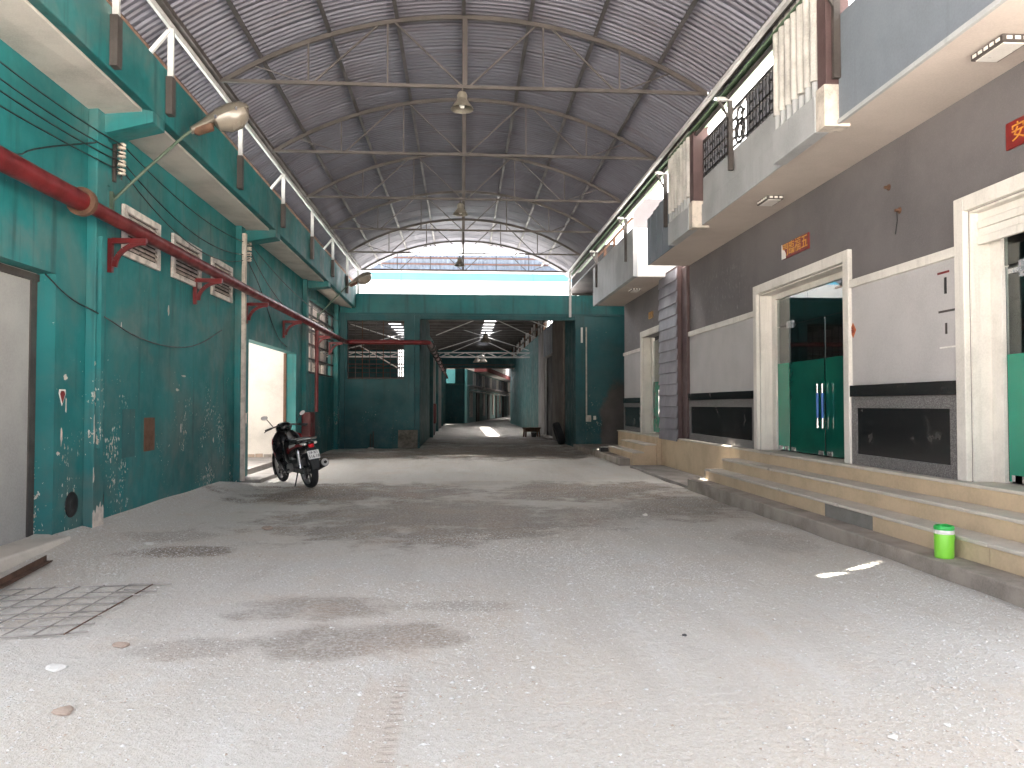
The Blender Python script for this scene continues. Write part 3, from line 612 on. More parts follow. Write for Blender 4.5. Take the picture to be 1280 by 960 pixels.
# ------------------------------------------------------------------ pendant lamps
PL = local('pendant_lamp', 'nearest bell shaped pendant lamp under the first visible truss', 'lamp', (.0, 10.19, 5.3), group='pendant lamps under the arched roof')
MB().lathe([(.155, 0), (.15, .012), (.135, .035), (.10, .085), (.072, .12), (.064, .15), (.060, .15), (.066, .12), (.093, .085), (.128, .035), (.145, .01)], 28, None, False).build('shade', 'lamp', PL)
MB().lathe([(.068, .145), (.07, .19), (.055, .225), (.02, .235)], 20).build('housing', 'lamp', PL); MB().tube([(0, 0, .23), (0, 0, .31)], .012, 8).build('hanger', 'steel', PL); MB().lathe([(.02, .12), (.035, .09), (.04, .05), (.028, .02), (.006, .012)], 16).build('bulb', 'lampwhite', PL)
dupe(PL, (-.03, 15.81, 5.28), 'middle bell shaped pendant lamp, under the third visible truss'); dupe(PL, (-.06, 21.5, 5.25), 'farthest pendant lamp under the arched roof, before the blue band')
HP = dupe(PL, (.95, 30.6, 3.85), 'pendant lamp hanging below the skylight in the dark hall'); HP['group'] = 'pendant lamps in the hall'
for (l, lab) in (((1.22, 44, 3.8), 'right of the paired pendant lamps under the lattice truss'), ((.9, 44.4, 3.8), 'left of the paired pendant lamps under the lattice truss')): q = dupe(PL, l, lab); q['group'] = 'pendant lamps in the hall'; q.scale = (1.6, 1.6, 1.6)
HP.scale = (1.5, 1.5, 1.5)

# ------------------------------------------------------------------ red fire main
FP = thing('fire_pipe', 'thick red pipe carried on wall brackets along the teal building', 'pipe', (-3.55, 8, 3.26))
MB().tube([(-3.55, 4.6, 3.24), (-3.55, 7.4, 3.25)], .092, 18).build('pipe', 'redpipe', FP); MB().tube([(-3.55, 7.4, 3.25), (-3.55, 23.4, 3.27), (-3.53, 23.6, 3.27), (-3.46, 23.72, 3.27), (-3.3, 23.76, 3.27), (-1.1, 23.76, 3.27), (-1.04, 23.8, 3.27), (-1.0, 23.9, 3.27), (-1.0, 54, 3.25)], .072, 14).build('pipe', 'redpipe', FP)
MB().tube([(-3.55, 7.36, 3.25), (-3.55, 7.42, 3.25)], .135, 20).build('flange', 'rust', FP); MB().tube([(-3.55, 19.1, 3.26), (-3.55, 19.1, 1.18)], .045, 12).build('drop_pipe', 'redpipe', FP)
for y in (25.2, 26.5, 28, 30, 32.5, 35, 38, 42): MB().tube([(-1.0, y, 3.27), (-1.0, y + .14, 3.27)], .13, 12).build('coupling', 'steeldark', FP)
for y in (8.62, 11.3, 13.95, 16.85, 20.5, 22.6, 5.9):
    b = bx('wall_bracket', 'redpipe', FP, -3.77 if abs(y - 8.3) < .2 else -3.865, -3.80 if False else -3.82, y, y + .06, 2.80, 3.17)
    bx('arm', 'redpipe', b, -3.82, -3.46, y, y + .06, 3.12, 3.175); m = MB()
    for i in range(6):
        a0, a1 = R(90) * i / 6, R(90) * (i + 1) / 6
        m.bar((-3.47 - .33 * math.sin(a0), y + .03, 3.13 - .27 * (1 - math.cos(a0))), (-3.47 - .33 * math.sin(a1), y + .03, 3.13 - .27 * (1 - math.cos(a1))), .05, .035, (0, 1, 0))
    m.build('brace', 'redpipe', b)
HC = thing('hose_cabinet', 'small red hose cabinet on the wall beside the motorcycle', 'cabinet', (-3.7, 19.1, .56)); bx('body', 'redpipe', HC, -3.865, -3.66, 18.9, 19.5, .56, 1.17, .008); dd = bx('door', 'redpipe', HC, -3.659, -3.65, 18.93, 19.47, .6, 1.13); bx('handle', 'steel', dd, -3.65, -3.63, 18.98, 19.0, .82, .92)

# ------------------------------------------------------------------ wall lamps, insulators, cables
def street_lamp(label, base, yaw, s=1.0, glow='lampglass'):
    L = local('street_lamp', label, 'street lamp', base, (0, 0, yaw), 'cobra head lamps on the left wall')
    MB().tube([(0, 0, 0), (.35, 0, .40), (.72, 0, .80), (.86, 0, .93)], .018, 8).build('arm', 'armgreen', L); bx('wall_plate', 'armgreen', L, -.02, .02, -.06, .06, -.1, .1)
    d = Vector((.77, 0, .64)).normalized() if s else 0; d = Vector((.88, 0, .48)).normalized(); n = Vector((-d.z, 0, d.x)); o = Vector((.80, 0, .87)); sd = Vector((0, 1, 0))
    def ring(t, w, up, dn, flat=.5):
        r = []
        for i in range(16):
            a = 2 * math.pi * i / 16; cx = math.cos(a); sx = math.sin(a); r.append(o + d * t + sd * (w * cx) + n * ((up if sx > 0 else dn) * (abs(sx) ** .8) * (1 if sx > 0 else -1)))
        return r
    MB().loft([ring(0, .03, .03, .03), ring(.02, .055, .05, .03), ring(.18, .075, .075, .03), ring(.36, .15, .125, .012), ring(.52, .168, .13, .012), ring(.64, .15, .105, .012), ring(.71, .07, .05, .01)]).build('housing', 'lamp', L)
    MB().loft([ring(.03, .045, .0, .045), ring(.06, .06, .0, .075), ring(.24, .08, .0, .085), ring(.27, .05, .0, .03)]).build('gear_cover', 'rust', L)
    MB().loft([ring(.27, .06, .0, .03), ring(.30, .13, .0, .11), ring(.42, .16, .0, .175), ring(.55, .16, .0, .175), ring(.65, .135, .0, .12), ring(.70, .05, .0, .03)]).build('bowl', glow, L)
    for t in (.31, .56):
        for q in (-1, 1): MB().box(-.012, .012, -.008, .008, -.02, .02, Matrix.Translation(o + d * t + sd * (q * .155))).build('clip', 'chrome', L)
    return L
street_lamp('large cobra head street lamp on the near pilaster, rusty underside', (-3.87, 8.72, 3.60), R(14)); l2 = street_lamp('distant street lamp leaning out beside the gate beam', (-3.87, 20.9, 3.72), R(10))
def insulators(label, y):
    L = local('insulator_rack', label, 'insulator', (-3.86, y, 3.9), group='porcelain insulator racks'); bx('strap', 'steel', L, 0, .03, -.02, .02, -.08, .42)
    MB().tube([(.09, 0, -.06), (.09, 0, .40)], .008, 6).build('pin', 'steel', L)
    for i in range(4): MB().lathe([(.02, -.035), (.043, -.03), (.045, -.012), (.03, 0), (.045, .012), (.043, .03), (.02, .035)], 16, Matrix.Translation((.09, 0, .03 + i * .095))).build('insulator', 'porcelain', L)
insulators('near rack of four white porcelain insulators beside the lamp arm', 8.72); insulators('second rack of porcelain insulators on the far pilaster', 13.85)
IX = -3.75
cabs = [([(IX, 4.6, 4.25), (IX, 8.70, 4.22)], .10, 'top overhead cable sagging into the near insulators'), ([(IX, 4.6, 4.12), (IX, 8.72, 4.12)], .12, 'second overhead cable running to the near insulators'), ([(IX, 4.6, 3.98), (IX, 8.72, 4.03)], .10, 'third overhead cable running to the near insulators'),
        ([(IX, 4.6, 3.75), (IX, 8.72, 3.93)], .05, 'lowest overhead cable rising to the near insulators'),
        ([(IX, 8.75, 4.22), (IX, 13.85, 4.2)], .16, 'top cable strung between the two insulator racks'), ([(IX, 8.75, 4.03), (IX, 13.85, 4.02)], .28, 'middle cable strung between the two insulator racks'), ([(IX, 8.75, 3.93), (IX, 13.85, 3.95)], .38, 'slackest cable strung between the two insulator racks'),
        ([(IX, 13.9, 4.2), (IX, 23.6, 3.9)], .25, 'upper cable from the far insulators towards the gate'), ([(IX, 13.9, 4.05), (IX, 19.3, 3.5)], .35, 'lower cable from the far insulators to the grilled window'),
        ([(-3.76, 8.1, 4.05), (-3.80, 7.0, 3.62), (-3.6, 6.4, 3.34), (-3.58, 5.6, 3.33)], None, 'loose wire dropping from the near cables onto the red pipe'),
        ([(-3.85, 7.35, 2.56), (-3.82, 7.75, 2.38), (-3.755, 8.1, 2.31), (-3.755, 8.5, 2.25), (-3.83, 9.2, 2.16), (-3.85, 10.2, 2.10), (-3.85, 11.4, 2.18), (-3.85, 12.6, 2.55)], None, 'thin cable sagging across the wall below the vents'),
        ([(-3.84, 17.2, 2.62), (-3.84, 16.2, 2.75), (-3.86, 15.0, 3.6), (-3.80, 13.9, 3.9)], None, 'wire dropping beside the doorway from the far insulators')]
for (p, sag, lab) in cabs:
    pts = catenary(p[0], p[1], sag) if sag is not None else p
    if sag is None:                                               # smooth the hand-placed points
        q = [Vector(a) for a in p]
        for _ in range(2): q = [q[0]] + [v for a, b in zip(q[:-1], q[1:]) for v in (a.lerp(b, .25), a.lerp(b, .75))] + [q[-1]]
        pts = q
    tag(MB().tube(pts, .008, 5).build('cable', 'cable', None), lab, 'cable', 'cables on the left wall')

# ------------------------------------------------------------------ grey shophouse on the right
SH = thing('grey_shophouse', 'grey shophouse with glass doors, granite base and balcony on the right', 'building', (4.45, 8, .68))
WX = 4.45
def wall(y0, y1, z0, z1, mat='darkgrey'): return bx('wall', mat, SH, WX, WX + .24, y0, y1, z0, z1)
D1a, D1b, D2a, D2b = 8.59, 11.2, 4.62, 6.44
wall(4.3, D2a, .3, 4.2); wall(D2a, D2b, 3.05, 4.2); wall(D2b, D1a, .3, 4.2); wall(D1a, D1b, 3.0, 4.2); wall(D1b, 15.1, .3, 4.2)
def bay(y0, y1, sub=True):
    """pale panel, moulding, ledge and granite dado of one bay"""
    bx('plaster_panel', 'lightgrey', SH, WX - .012, WX, y0, y1, 1.57, 2.68); bx('moulding', 'white', SH, WX - .045, WX, y0, y1, 2.68, 2.77, .006)
    bx('granite_ledge', 'granite_black', SH, WX - .05, WX, y0 + .0, y1, 1.44, 1.568, .004)
    for (a, b, c, d) in ((y0, y1, .68, .80), (y0, y1, 1.315, 1.438), (y0, y0 + .12, .80, 1.315), (y1 - .12, y1, .80, 1.315)): bx('granite_border', 'granite_grey', SH, WX - .03, WX, a, b, c, d, .003)
    bx('granite_panel', 'granite_black', SH, WX - .022, WX, y0 + .122, y1 - .122, .802, 1.313)
bay(6.58, 8.46); bay(11.34, 14.7)
def door(ya, yb, zt, leaves, film):
    A = MB(); o = .13
    for (a, b, c, d) in ((yb, yb + o, .68, zt + o), (ya - o, ya, .68, zt + o), (ya, yb, zt, zt + o)): bx('architrave', 'white', SH, WX - .055, WX + .001, a, b, c, d, .008)
    for (a, b, c, d) in ((yb - .02, yb - .001, .68, zt), (ya + .001, ya + .02, .68, zt), (ya + .02, yb - .02, zt - .02, zt - .001)): bx('reveal', 'white', SH, WX + .002, WX + .22, a, b, c, d)
    xg = WX + .205
    for (a, b, c, d) in ((yb - .16, yb - .021, .68, zt - .021), (ya + .021, ya + .1, .68, zt - .021), (ya + .1, yb - .16, zt - .1, zt - .021)): bx('door_frame', 'white', SH, xg - .03, xg + .04, a, b, c, d, .004)
    ym = leaves
    for (a, b) in ym:
        g = bx('glass_leaf', 'glass', SH, xg, xg + .012, a, b, .70, zt - .52)
        bx('film', 'film_shaded' if ya > 8 and b - a > .5 else 'film', g, xg - .004, xg - .001, a + .01, b - .01, .70, film)
        for yy in (a + .05, b - .17): bx('patch_fitting', 'chrome', g, xg - .012, xg - .001, yy, yy + .12, .70, .755)
    g = bx('transom', 'glass', SH, xg, xg + .012, ya + .1, yb - .16, zt - .505, zt - .1)
    return xg
xg = door(D1a, D1b, 3.0, ((8.69, 9.56), (9.575, 10.62), (10.63, 11.04)), 1.95)
for y in (9.50, 9.64):
    h = MB().tube([(xg - .07, y, 1.05), (xg - .07, y, 1.62)], .014, 10).build('door_handle', 'chrome', SH); MB().tube([(xg - .07, y, 1.18), (xg - .07, y, 1.5)], .017, 10).build('blue_wrap', None or 'bluewrap' if 'bluewrap' in M else 'bluewall', h)
    for z in (1.14, 1.53): MB().tube([(xg - .07, y, z), (xg, y, z)], .008, 6).build('standoff', 'chrome', h)
bx('patch_fitting', 'chrome', SH, xg - .012, xg - .001, 10.5, 10.7, 2.44, 2.54)
xg2 = door(D2a, D2b, 3.05, ((4.72, 5.1), (5.11, 6.0), (6.01, 6.27)), 1.78)
for i in range(4): bx('shutter_slat', 'white', SH, WX + .06 + .01 * (i % 2), WX + .10, D2a + .02, D2b - .02, 2.75 + i * .07, 2.817 + i * .07, .004)
bx('patch_fitting', 'chrome', SH, xg2 - .012, xg2 - .001, 5.92, 6.1, 2.42, 2.56); bx('patch_fitting', 'chrome', SH, xg2 - .03, xg2 - .012, 5.95, 6.2, 2.46, 2.5)
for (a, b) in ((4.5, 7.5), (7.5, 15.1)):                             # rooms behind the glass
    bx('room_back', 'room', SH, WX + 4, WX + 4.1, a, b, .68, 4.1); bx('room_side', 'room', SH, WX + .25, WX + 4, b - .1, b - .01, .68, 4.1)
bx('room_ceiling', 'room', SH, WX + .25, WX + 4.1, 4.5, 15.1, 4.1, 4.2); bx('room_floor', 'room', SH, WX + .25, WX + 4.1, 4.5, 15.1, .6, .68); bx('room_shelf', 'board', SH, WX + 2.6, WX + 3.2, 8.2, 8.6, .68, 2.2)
bx('corner_pilaster', 'plum', SH, WX - .06, WX, 14.72, 15.08, .7, 4.08, .006)
# clapboard pier between the two shops
bx('pier_core', 'plum', SH, WX - .13, WX + .24, 15.1, 16.45, .66, 4.15)
for i in range(15):
    z = .62 + i * .232; m = MB(); a, b = 15.12 + .01 * (i % 2), 16.5
    m.v = [(WX - .135, a, z + .236), (WX - .168, a, z), (WX - .15, a, z - .004), (WX - .12, a, z + .23), (WX - .135, b, z + .236), (WX - .168, b, z), (WX - .15, b, z - .004), (WX - .12, b, z + .23)]
    m.f = [(0, 1, 2, 3), (7, 6, 5, 4), (0, 4, 5, 1), (1, 5, 6, 2), (2, 6, 7, 3), (3, 7, 4, 0)]; m.build('clapboard', 'claps', SH)
# balcony
BZ = 4.08; BX = 3.64
bx('balcony_soffit', 'cream', SH, BX + .02, WX + .3, 4.3, 14.78, BZ, BZ + .12); bx('soffit_lip', 'parapet2', SH, BX - .012, BX + .02, 4.3, 7.15, BZ - .01, BZ + .03)
bx('parapet', 'parapet', SH, BX, BX + .1, 4.3, 7.14, BZ + .031, 5.12, .006)
bx('parapet_low', 'parapet2', SH, BX, BX + .1, 8.36, 11.40, BZ + .002, 4.40, .006); bx('parapet_low', 'parapet2', SH, BX + .025, BX + .1, 8.36, 11.40, 4.401, 4.80, .004)
for i in range(9): bx('parapet_sheet', 'parapet', SH, BX - .006 + .008 * (i % 2), BX + .08, 12.77 + i * .225, 12.99 + i * .225, BZ + .002, 5.15 - .02 * i)
def screen_block(ya, yb):
    b = bx('screen_block', 'parapet2', SH, 3.49, BX - .001, ya + .18, yb, BZ - .03, 4.42, .008)
    bx('screen_back', 'parapet2', b, 3.56, BX + .1, ya + .18, yb, 4.42, 6.0)
    n = 7
    for i in range(n):
        y = ya + .24 + (yb - ya - .3) * i / (n - 1); MB().tube([(3.53, y, 4.36), (3.53, y, 4.55 + .06 * random.random())], .036, 10).build('screen_tube', 'parapet2', b); MB().tube([(3.525, y, 4.58), (3.525, y, 5.1), (3.525, y, 6.0)], .045, 10).build('screen_tube', 'slatwhite', b)
    bx('pillar', 'plum', b, 3.52, BX + .12, ya, ya + .178, 4.46, 6.0, .005); bx('pillar_base', 'ceramic', b, 3.50, BX + .12, ya - .005, ya + .178, BZ - .03, 4.46, .006)
screen_block(7.15, 8.36); screen_block(11.42, 12.76)
rl = bx('railing', 'black', SH, BX + .03, BX + .07, 8.37, 11.40, 5.33, 5.38)
bx('rail', 'black', rl, BX + .035, BX + .065, 8.37, 11.40, 4.84, 4.87); bx('rail', 'black', rl, BX + .035, BX + .065, 8.37, 11.40, 5.07, 5.10)
for i in range(29):
    y = 8.45 + i * .105
    if abs(y - 9.9) > .28: bx('baluster', 'black', rl, BX + .035, BX + .065, y, y + .035, 4.8, 5.33)
for (zc, r) in ((5.0, .16), (5.2, .11), (5.0, .09)):
    pts = [(BX + .05, 9.9 + r * math.cos(2 * math.pi * i / 20), zc + r * math.sin(2 * math.pi * i / 20)) for i in range(21)]; MB().tube(pts, .018, 6, False).build('ring', 'black', rl)
for (za, zb) in ((4.86, 5.08), (5.12, 5.32)):
    for i in range(0, 28, 3):
        y = 8.45 + i * .105; bx('ornament', 'black', rl, BX + .04, BX + .06, y, y + .17, (za + zb) / 2 - .02, (za + zb) / 2 + .02)
# upper storey set back behind the balcony
bx('upper_wall', 'whitewall', SH, 8.3, 8.6, 4.3, 15.1, 4.2, 7.2); bx('terrace_floor', 'roofdark', SH, WX + .31, 8.6, 4.3, 15.1, 4.15, 4.22); bx('end_wall', 'darkgrey', SH, WX + .24, 8.6, 4.3, 4.5, .3, 4.15)
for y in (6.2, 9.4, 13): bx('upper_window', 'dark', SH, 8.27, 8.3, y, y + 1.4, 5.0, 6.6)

# second shophouse beyond the pier
S2 = thing('far_shophouse', 'second grey shophouse with pale balcony box beyond the clapboard pier', 'building', (4.45, 18.5, .66))
for (a, b, c, d) in ((16.45, 16.7, .3, 4.2), (16.7, 18.55, 3.0, 4.2), (18.55, 20.75, .3, 4.2)): bx('wall', 'darkgrey', S2, WX, WX + .24, a, b, c, d)
bx('end_wall', 'darkgrey', S2, WX + .24, 8, 20.6, 20.75, .3, 7)
bx('plaster_panel', 'lightgrey', S2, WX - .012, WX, 18.70, 20.74, 1.53, 2.68); bx('moulding', 'white', S2, WX - .045, WX, 18.70, 20.74, 2.68, 2.76); bx('granite_ledge', 'granite_black', S2, WX - .05, WX, 18.7, 20.74, 1.4, 1.528)
for (a, b, c, d) in ((18.7, 20.74, .66, .78), (18.7, 20.74, 1.29, 1.398), (18.7, 18.85, .78, 1.29), (20.6, 20.74, .78, 1.29)): bx('granite_border', 'granite_grey', S2, WX - .03, WX, a, b, c, d)
bx('granite_panel', 'granite_black', S2, WX - .022, WX, 18.852, 20.598, .782, 1.288)
for (a, b, c, d) in ((18.55, 18.7, .66, 3.14), (16.57, 16.7, .66, 3.14), (16.7, 18.55, 3.0, 3.14)): bx('architrave', 'white', S2, WX - .055, WX + .001, a, b, c, d, .008)
bx('reveal', 'white', S2, WX + .002, WX + .22, 18.53, 18.549, .66, 3.0); bx('door_frame', 'white', S2, WX + .17, WX + .24, 18.38, 18.53, .66, 2.98)
g = bx('glass_leaf', 'glass', S2, WX + .2, WX + .212, 16.75, 18.38, .7, 2.9); bx('film', 'film', g, WX + .196, WX + .199, 16.75, 18.38, .7, 1.9); MB().tube([(WX + .13, 17.6, 1.1), (WX + .13, 17.6, 1.7)], .014, 8).build('door_handle', 'chrome', S2)
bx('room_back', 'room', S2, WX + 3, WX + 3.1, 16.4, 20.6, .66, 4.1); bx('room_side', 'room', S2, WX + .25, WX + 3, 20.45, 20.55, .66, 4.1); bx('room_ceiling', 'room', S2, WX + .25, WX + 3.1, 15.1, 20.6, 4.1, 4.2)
bx('balcony_soffit', 'cream', S2, BX + .02, WX + .3, 16.03, 20.95, BZ, BZ + .1); bx('parapet', 'parapet2', S2, BX - .02, BX + .08, 16.0, 20.98, BZ - .01, 5.12, .006); bx('parapet_end', 'whitewall', S2, BX + .081, WX + .9, 16.0, 16.1, BZ - .01, 5.1, .006); bx('terrace_floor', 'roofdark', S2, WX + .31, 8, 15.1, 20.9, 4.15, 4.22)  # balcony end face painted whiter for the skylight falling on it
for y in (17.0, 18.2, 19.4): bx('coping_post', 'rust', S2, BX, BX + .06, y, y + .08, 5.12, 5.36)
bx('coping_rail', 'rust', S2, BX, BX + .06, 16.3, 20.9, 5.36, 5.40)
# gold figures over the door
text('lettering', '8281', 'gold' if 'gold' in M else 'stone', S2, .24, Matrix.Translation((0, 17.75 - 18.5, 3.45 - .66)) @ Matrix.Translation((-.012, 0, 0)) @ Matrix.Rotation(R(-90), 4, 'Z') @ Matrix.Rotation(R(90), 4, 'X'))

# ------------------------------------------------------------------ steps and kerbs on the right
ST = thing('entrance_steps', 'long beige stone steps rising to the glass doors', 'steps', (4, 7, 0))
bx('base_kerb', 'kerb', ST, 3.6, 4.1, 4.0, 12.1, -.1, .17, .012)
def flight(x, z0, z1, ya, yb, cuts, back, odd=None, mat='stone'):
    ys_ = [ya] + cuts + [yb]
    for a, b in zip(ys_[:-1], ys_[1:]):
        bx('riser', 'stone_grey' if odd and abs(a - odd) < .05 else mat, ST, x + .02, x + .12, a + .002, b - .002, z0, z1 - .032)
        bx('tread', 'dust', ST, x, back, a + .0015, b - .0015, z1 - .032 + random.uniform(-.001, .001), z1, .008)
flight(3.83, .17, .34, 4.1, 11.95, [5.4, 7.0, 7.95, 10.0], 4.2, 7.0); flight(4.07, .34, .51, 4.2, 11.85, [5.2, 7.6, 9.8], 4.45); flight(4.32, .51, .68, 4.3, 16.5, [5.1, 7.4, 9.7, 11.9, 14.1], 4.75)
for (x, z, y) in ((3.83, .34, 7.6), (3.83, .34, 9.0), (4.07, .51, 6.0), (4.07, .51, 9.9), (4.32, .68, 8.1), (4.32, .68, 10.4), (4.32, .68, 10.9)):
    m = MB(); m.v = [(x - .004, y, z - .03), (x - .004, y + .13, z - .03), (x - .004, y + .10, z + .002), (x - .004, y + .02, z + .002), (x + .03, y + .03, z + .002), (x + .035, y + .08, z + .002)]; m.f = [(0, 1, 2, 3), (3, 2, 5, 4), (0, 3, 4), (1, 5, 2), (0, 4, 5, 1)]; m.build('chipped_nosing', 'ceramic', ST)
bx('end_riser', 'stone_grey', ST, 3.85, 4.3, 11.95, 12.0, .17, .31); bx('step_core', 'stone', ST, 4.42, 4.75, 4.3, 16.5, -.1, .64); bx('step_core', 'stone', ST, 4.1, 4.42, 4.2, 11.84, -.1, .475); bx('step_core', 'stone', ST, 3.94, 4.1, 4.1, 11.94, .171, .305)
for (a, b) in ((11.86, 14.1), (14.1, 16.5)): bx('plinth_slab', 'stone', ST, 4.34, 4.43, a, b - .003, 0, .51)
PV = thing('pavement_slab', 'low concrete pavement slab between the two flights of steps', 'pavement', (4, 14, 0))
for (a, b) in ((12.12, 14.2), (14.2, 16.4)): bx('slab', 'concrete', PV, 3.62, 4.36, a, b - .005, -.08, .05, .01)
S3 = thing('small_steps', 'short flight of beige steps before the far shop door', 'steps', (4, 18, 0))
bx('landing', 'stone', S3, 4.25, 4.75, 16.5, 20.7, 0, .64); bx('landing_tread', 'dust', S3, 4.22, 4.75, 16.5, 20.7, .64, .665); bx('riser', 'stone', S3, 3.98, 4.25, 16.6, 18.9, 0, .46); bx('tread', 'dust', S3, 3.96, 4.25, 16.58, 18.92, .46, .49, .006)
bx('riser', 'stone', S3, 3.74, 3.98, 16.6, 19.3, 0, .29); bx('tread', 'dust', S3, 3.72, 3.98, 16.58, 19.32, .29, .32, .006); bx('base', 'kerb', S3, 3.5, 3.74, 16.9, 20.6, -.1, .16, .01)
bx('base', 'kerb', S3, 3.5, 5, 20.62, 23.95, -.1, .12, .01)

# ------------------------------------------------------------------ signs and fittings on the shophouses
k = NT('red lacquer'); M['redsign'] = k.fin(k.mix(k.sm(k.noise(9), .35, .7), (.20, .012, .010), (.14, .010, .008)), .45)
k = NT('gold lettering'); M['gold'] = k.fin(k.mix(k.sm(k.noise(30), .4, .7), (.62, .30, .045), (.45, .20, .03)), .4, .2)
k = NT('orange paper'); M['orangep'] = k.fin((.48, .13, .05), .7)
k = NT('blue grip'); M['bluewrap'] = k.fin((.03, .13, .42), .4)
for o in bpy.data.objects:
    if o.name.startswith('blue_wrap'): o.data.materials.clear(); o.data.materials.append(M['bluewrap'])
    if o.name.startswith('lettering'): o.data.materials.clear(); o.data.materials.append(M['gold'])
TXT = Matrix.Rotation(R(-90), 4, 'Z') @ Matrix.Rotation(R(90), 4, 'X')
sg = thing('blessing_plaque', 'red plaque with four gold characters and torn end over the door', 'sign', (WX, 9.92, 3.46))
bx('board', 'redsign', sg, WX - .02, WX, 9.52, 10.33, 3.355, 3.565, .004)
for i, ch in enumerate('五福臨門'): text('character', ch, 'gold', sg, .19, Matrix.Translation((-.022, -.29 + i * .195, 0)) @ TXT)
m = MB(); m.prism([(10.20, 3.356), (10.33, 3.356), (10.33, 3.56), (10.315, 3.56), (10.30, 3.49), (10.24, 3.47), (10.20, 3.42)], WX - .027, WX - .021, 'x').build('torn_patch', 'lampwhite', sg)
sg = thing('edge_plaque', 'red plaque at the right edge over the nearer door', 'sign', (WX, 5.5, 3.53)); bx('board', 'redsign', sg, WX - .02, WX, 5.13, 5.94, 3.42, 3.64, .004)
for i, ch in enumerate('出入平安'): text('character', ch, 'goldfaint' if False else 'gold', sg, .16, Matrix.Translation((-.022, -.29 + i * .195, 0)) @ TXT)
sg = thing('diamond_charm', 'small orange paper diamond stuck beside the glass doors', 'sign', (WX, 8.43, 2.19))
MB().prism([(8.43, 2.11), (8.495, 2.195), (8.43, 2.28), (8.365, 2.195)], WX - .018, WX - .013, 'x').build('paper', 'orangep', sg); text('character', '福', 'redsign', sg, .08, Matrix.Translation((-.02, 0, .005)) @ TXT, .001)
def soffit_light(label, y):
    L = thing('ceiling_light', label, 'light', (4.06, y, BZ), 'flat lights under the balconies')
    b = bx('housing', 'steel', L, 3.96, 4.18, y - .18, y + .18, BZ - .055, BZ - .001, .008); bx('diffuser', 'lampwhite', L, 3.985, 4.155, y - .155, y + .155, BZ - .062, BZ - .054)
    for i in range(5): bx('side_panel', 'lampwhite', b, 3.954, 3.96, y - .15 + i * .065, y - .11 + i * .065, BZ - .042, BZ - .018)
    for i in range(3): bx('side_panel', 'lampwhite', b, 3.99 + i * .065, 4.03 + i * .065, y - .186, y - .18, BZ - .042, BZ - .018)
soffit_light('rectangular balcony light at the top right, nearest of three', 5.5); soffit_light('rectangular balcony light beyond the white slatted screen', 9.85); soffit_light('small balcony light under the far pale balcony box', 17.8)
for (y, z, lab) in ((7.69, 3.62, 'rusty wall stub with hole above the panel'), (7.5, 3.33, 'thin broken wire hook on the grey wall')):
    f = local('wall_stub', lab, 'fixing', (WX, y, z)); MB().lathe([(.035, 0), (.03, .01), (.018, .012), (.016, .05)], 10, Matrix.Rotation(R(-90), 4, 'Y')).build('stub', 'rust', f)
    if z < 3.5: MB().tube([(-.03, 0, 0), (-.02, .01, -.1), (-.03, .03, -.24)], .005, 5).build('wire', 'cable', f)
sp = thing('wall_brackets', 'broken black strip and torn tape beside the nearer door', 'fixing', (WX, 6.75, 2.2))
bx('strip', 'black', sp, WX - .022, WX - .013, 6.74, 6.765, 2.37, 2.52); bx('strip', 'steel', sp, WX - .022, WX - .013, 6.74, 6.76, 2.0, 2.1); bx('tape', 'lampwhite', sp, WX - .018, WX - .013, 6.6, 6.85, 1.87, 1.885); bx('tape', 'steel', sp, WX - .018, WX - .013, 6.6, 6.86, 2.2, 2.22); bx('tape', 'redsign', sp, WX - .018, WX - .013, 6.7, 6.87, 2.56, 2.58)

SK = thing('sticker', 'small red and white sticker on the teal wall by the grey door', 'sticker', (-3.87, 7.72, 1.42))
M['stk'] = M['redsign']; MB().prism([(7.66, 1.46), (7.72, 1.34), (7.79, 1.46), (7.78, 1.5), (7.67, 1.5)], -3.87, -3.866, 'x').build('paper', 'lampwhite', SK); MB().prism([(7.68, 1.455), (7.725, 1.365), (7.77, 1.455), (7.75, 1.485), (7.70, 1.485)], -3.867, -3.863, 'x').build('print', 'redsign', SK)
# ------------------------------------------------------------------ cooler jug
k = NT('lime plastic'); M['lime'] = k.fin((.22, .62, .05), .35); k = NT('green plastic'); M['greenp'] = k.fin((.03, .42, .08), .35)
J = local('cooler_jug', 'lime green cooler jug with white band on the lowest step', 'jug', (3.72, 5.73, .17), (0, 0, R(20)))
MB().lathe([(.062, 0), (.067, .004), (.069, .02), (.070, .19), (.068, .197)], 28).build('body', 'lime', J); MB().lathe([(.0705, .186), (.0725, .19), (.0725, .214), (.070, .217)], 28).build('band', 'lampwhite', J)
MB().lathe([(.070, .217), (.0725, .222), (.072, .242), (.066, .250), (.056, .247), (.05, .236), (.0, .236)], 28, None, False).build('lid', 'greenp', J)
MB().tube([(-.055, 0, .243), (-.02, 0, .252), (.02, 0, .252), (.055, 0, .243)], .010, 8).build('grip', 'greenp', J)
MB().tube([(.068, -.02, .20), (.085, -.02, .19), (.09, -.02, .15), (.082, -.02, .12), (.069, -.02, .115)], .006, 8).build('strap', 'lime', J)

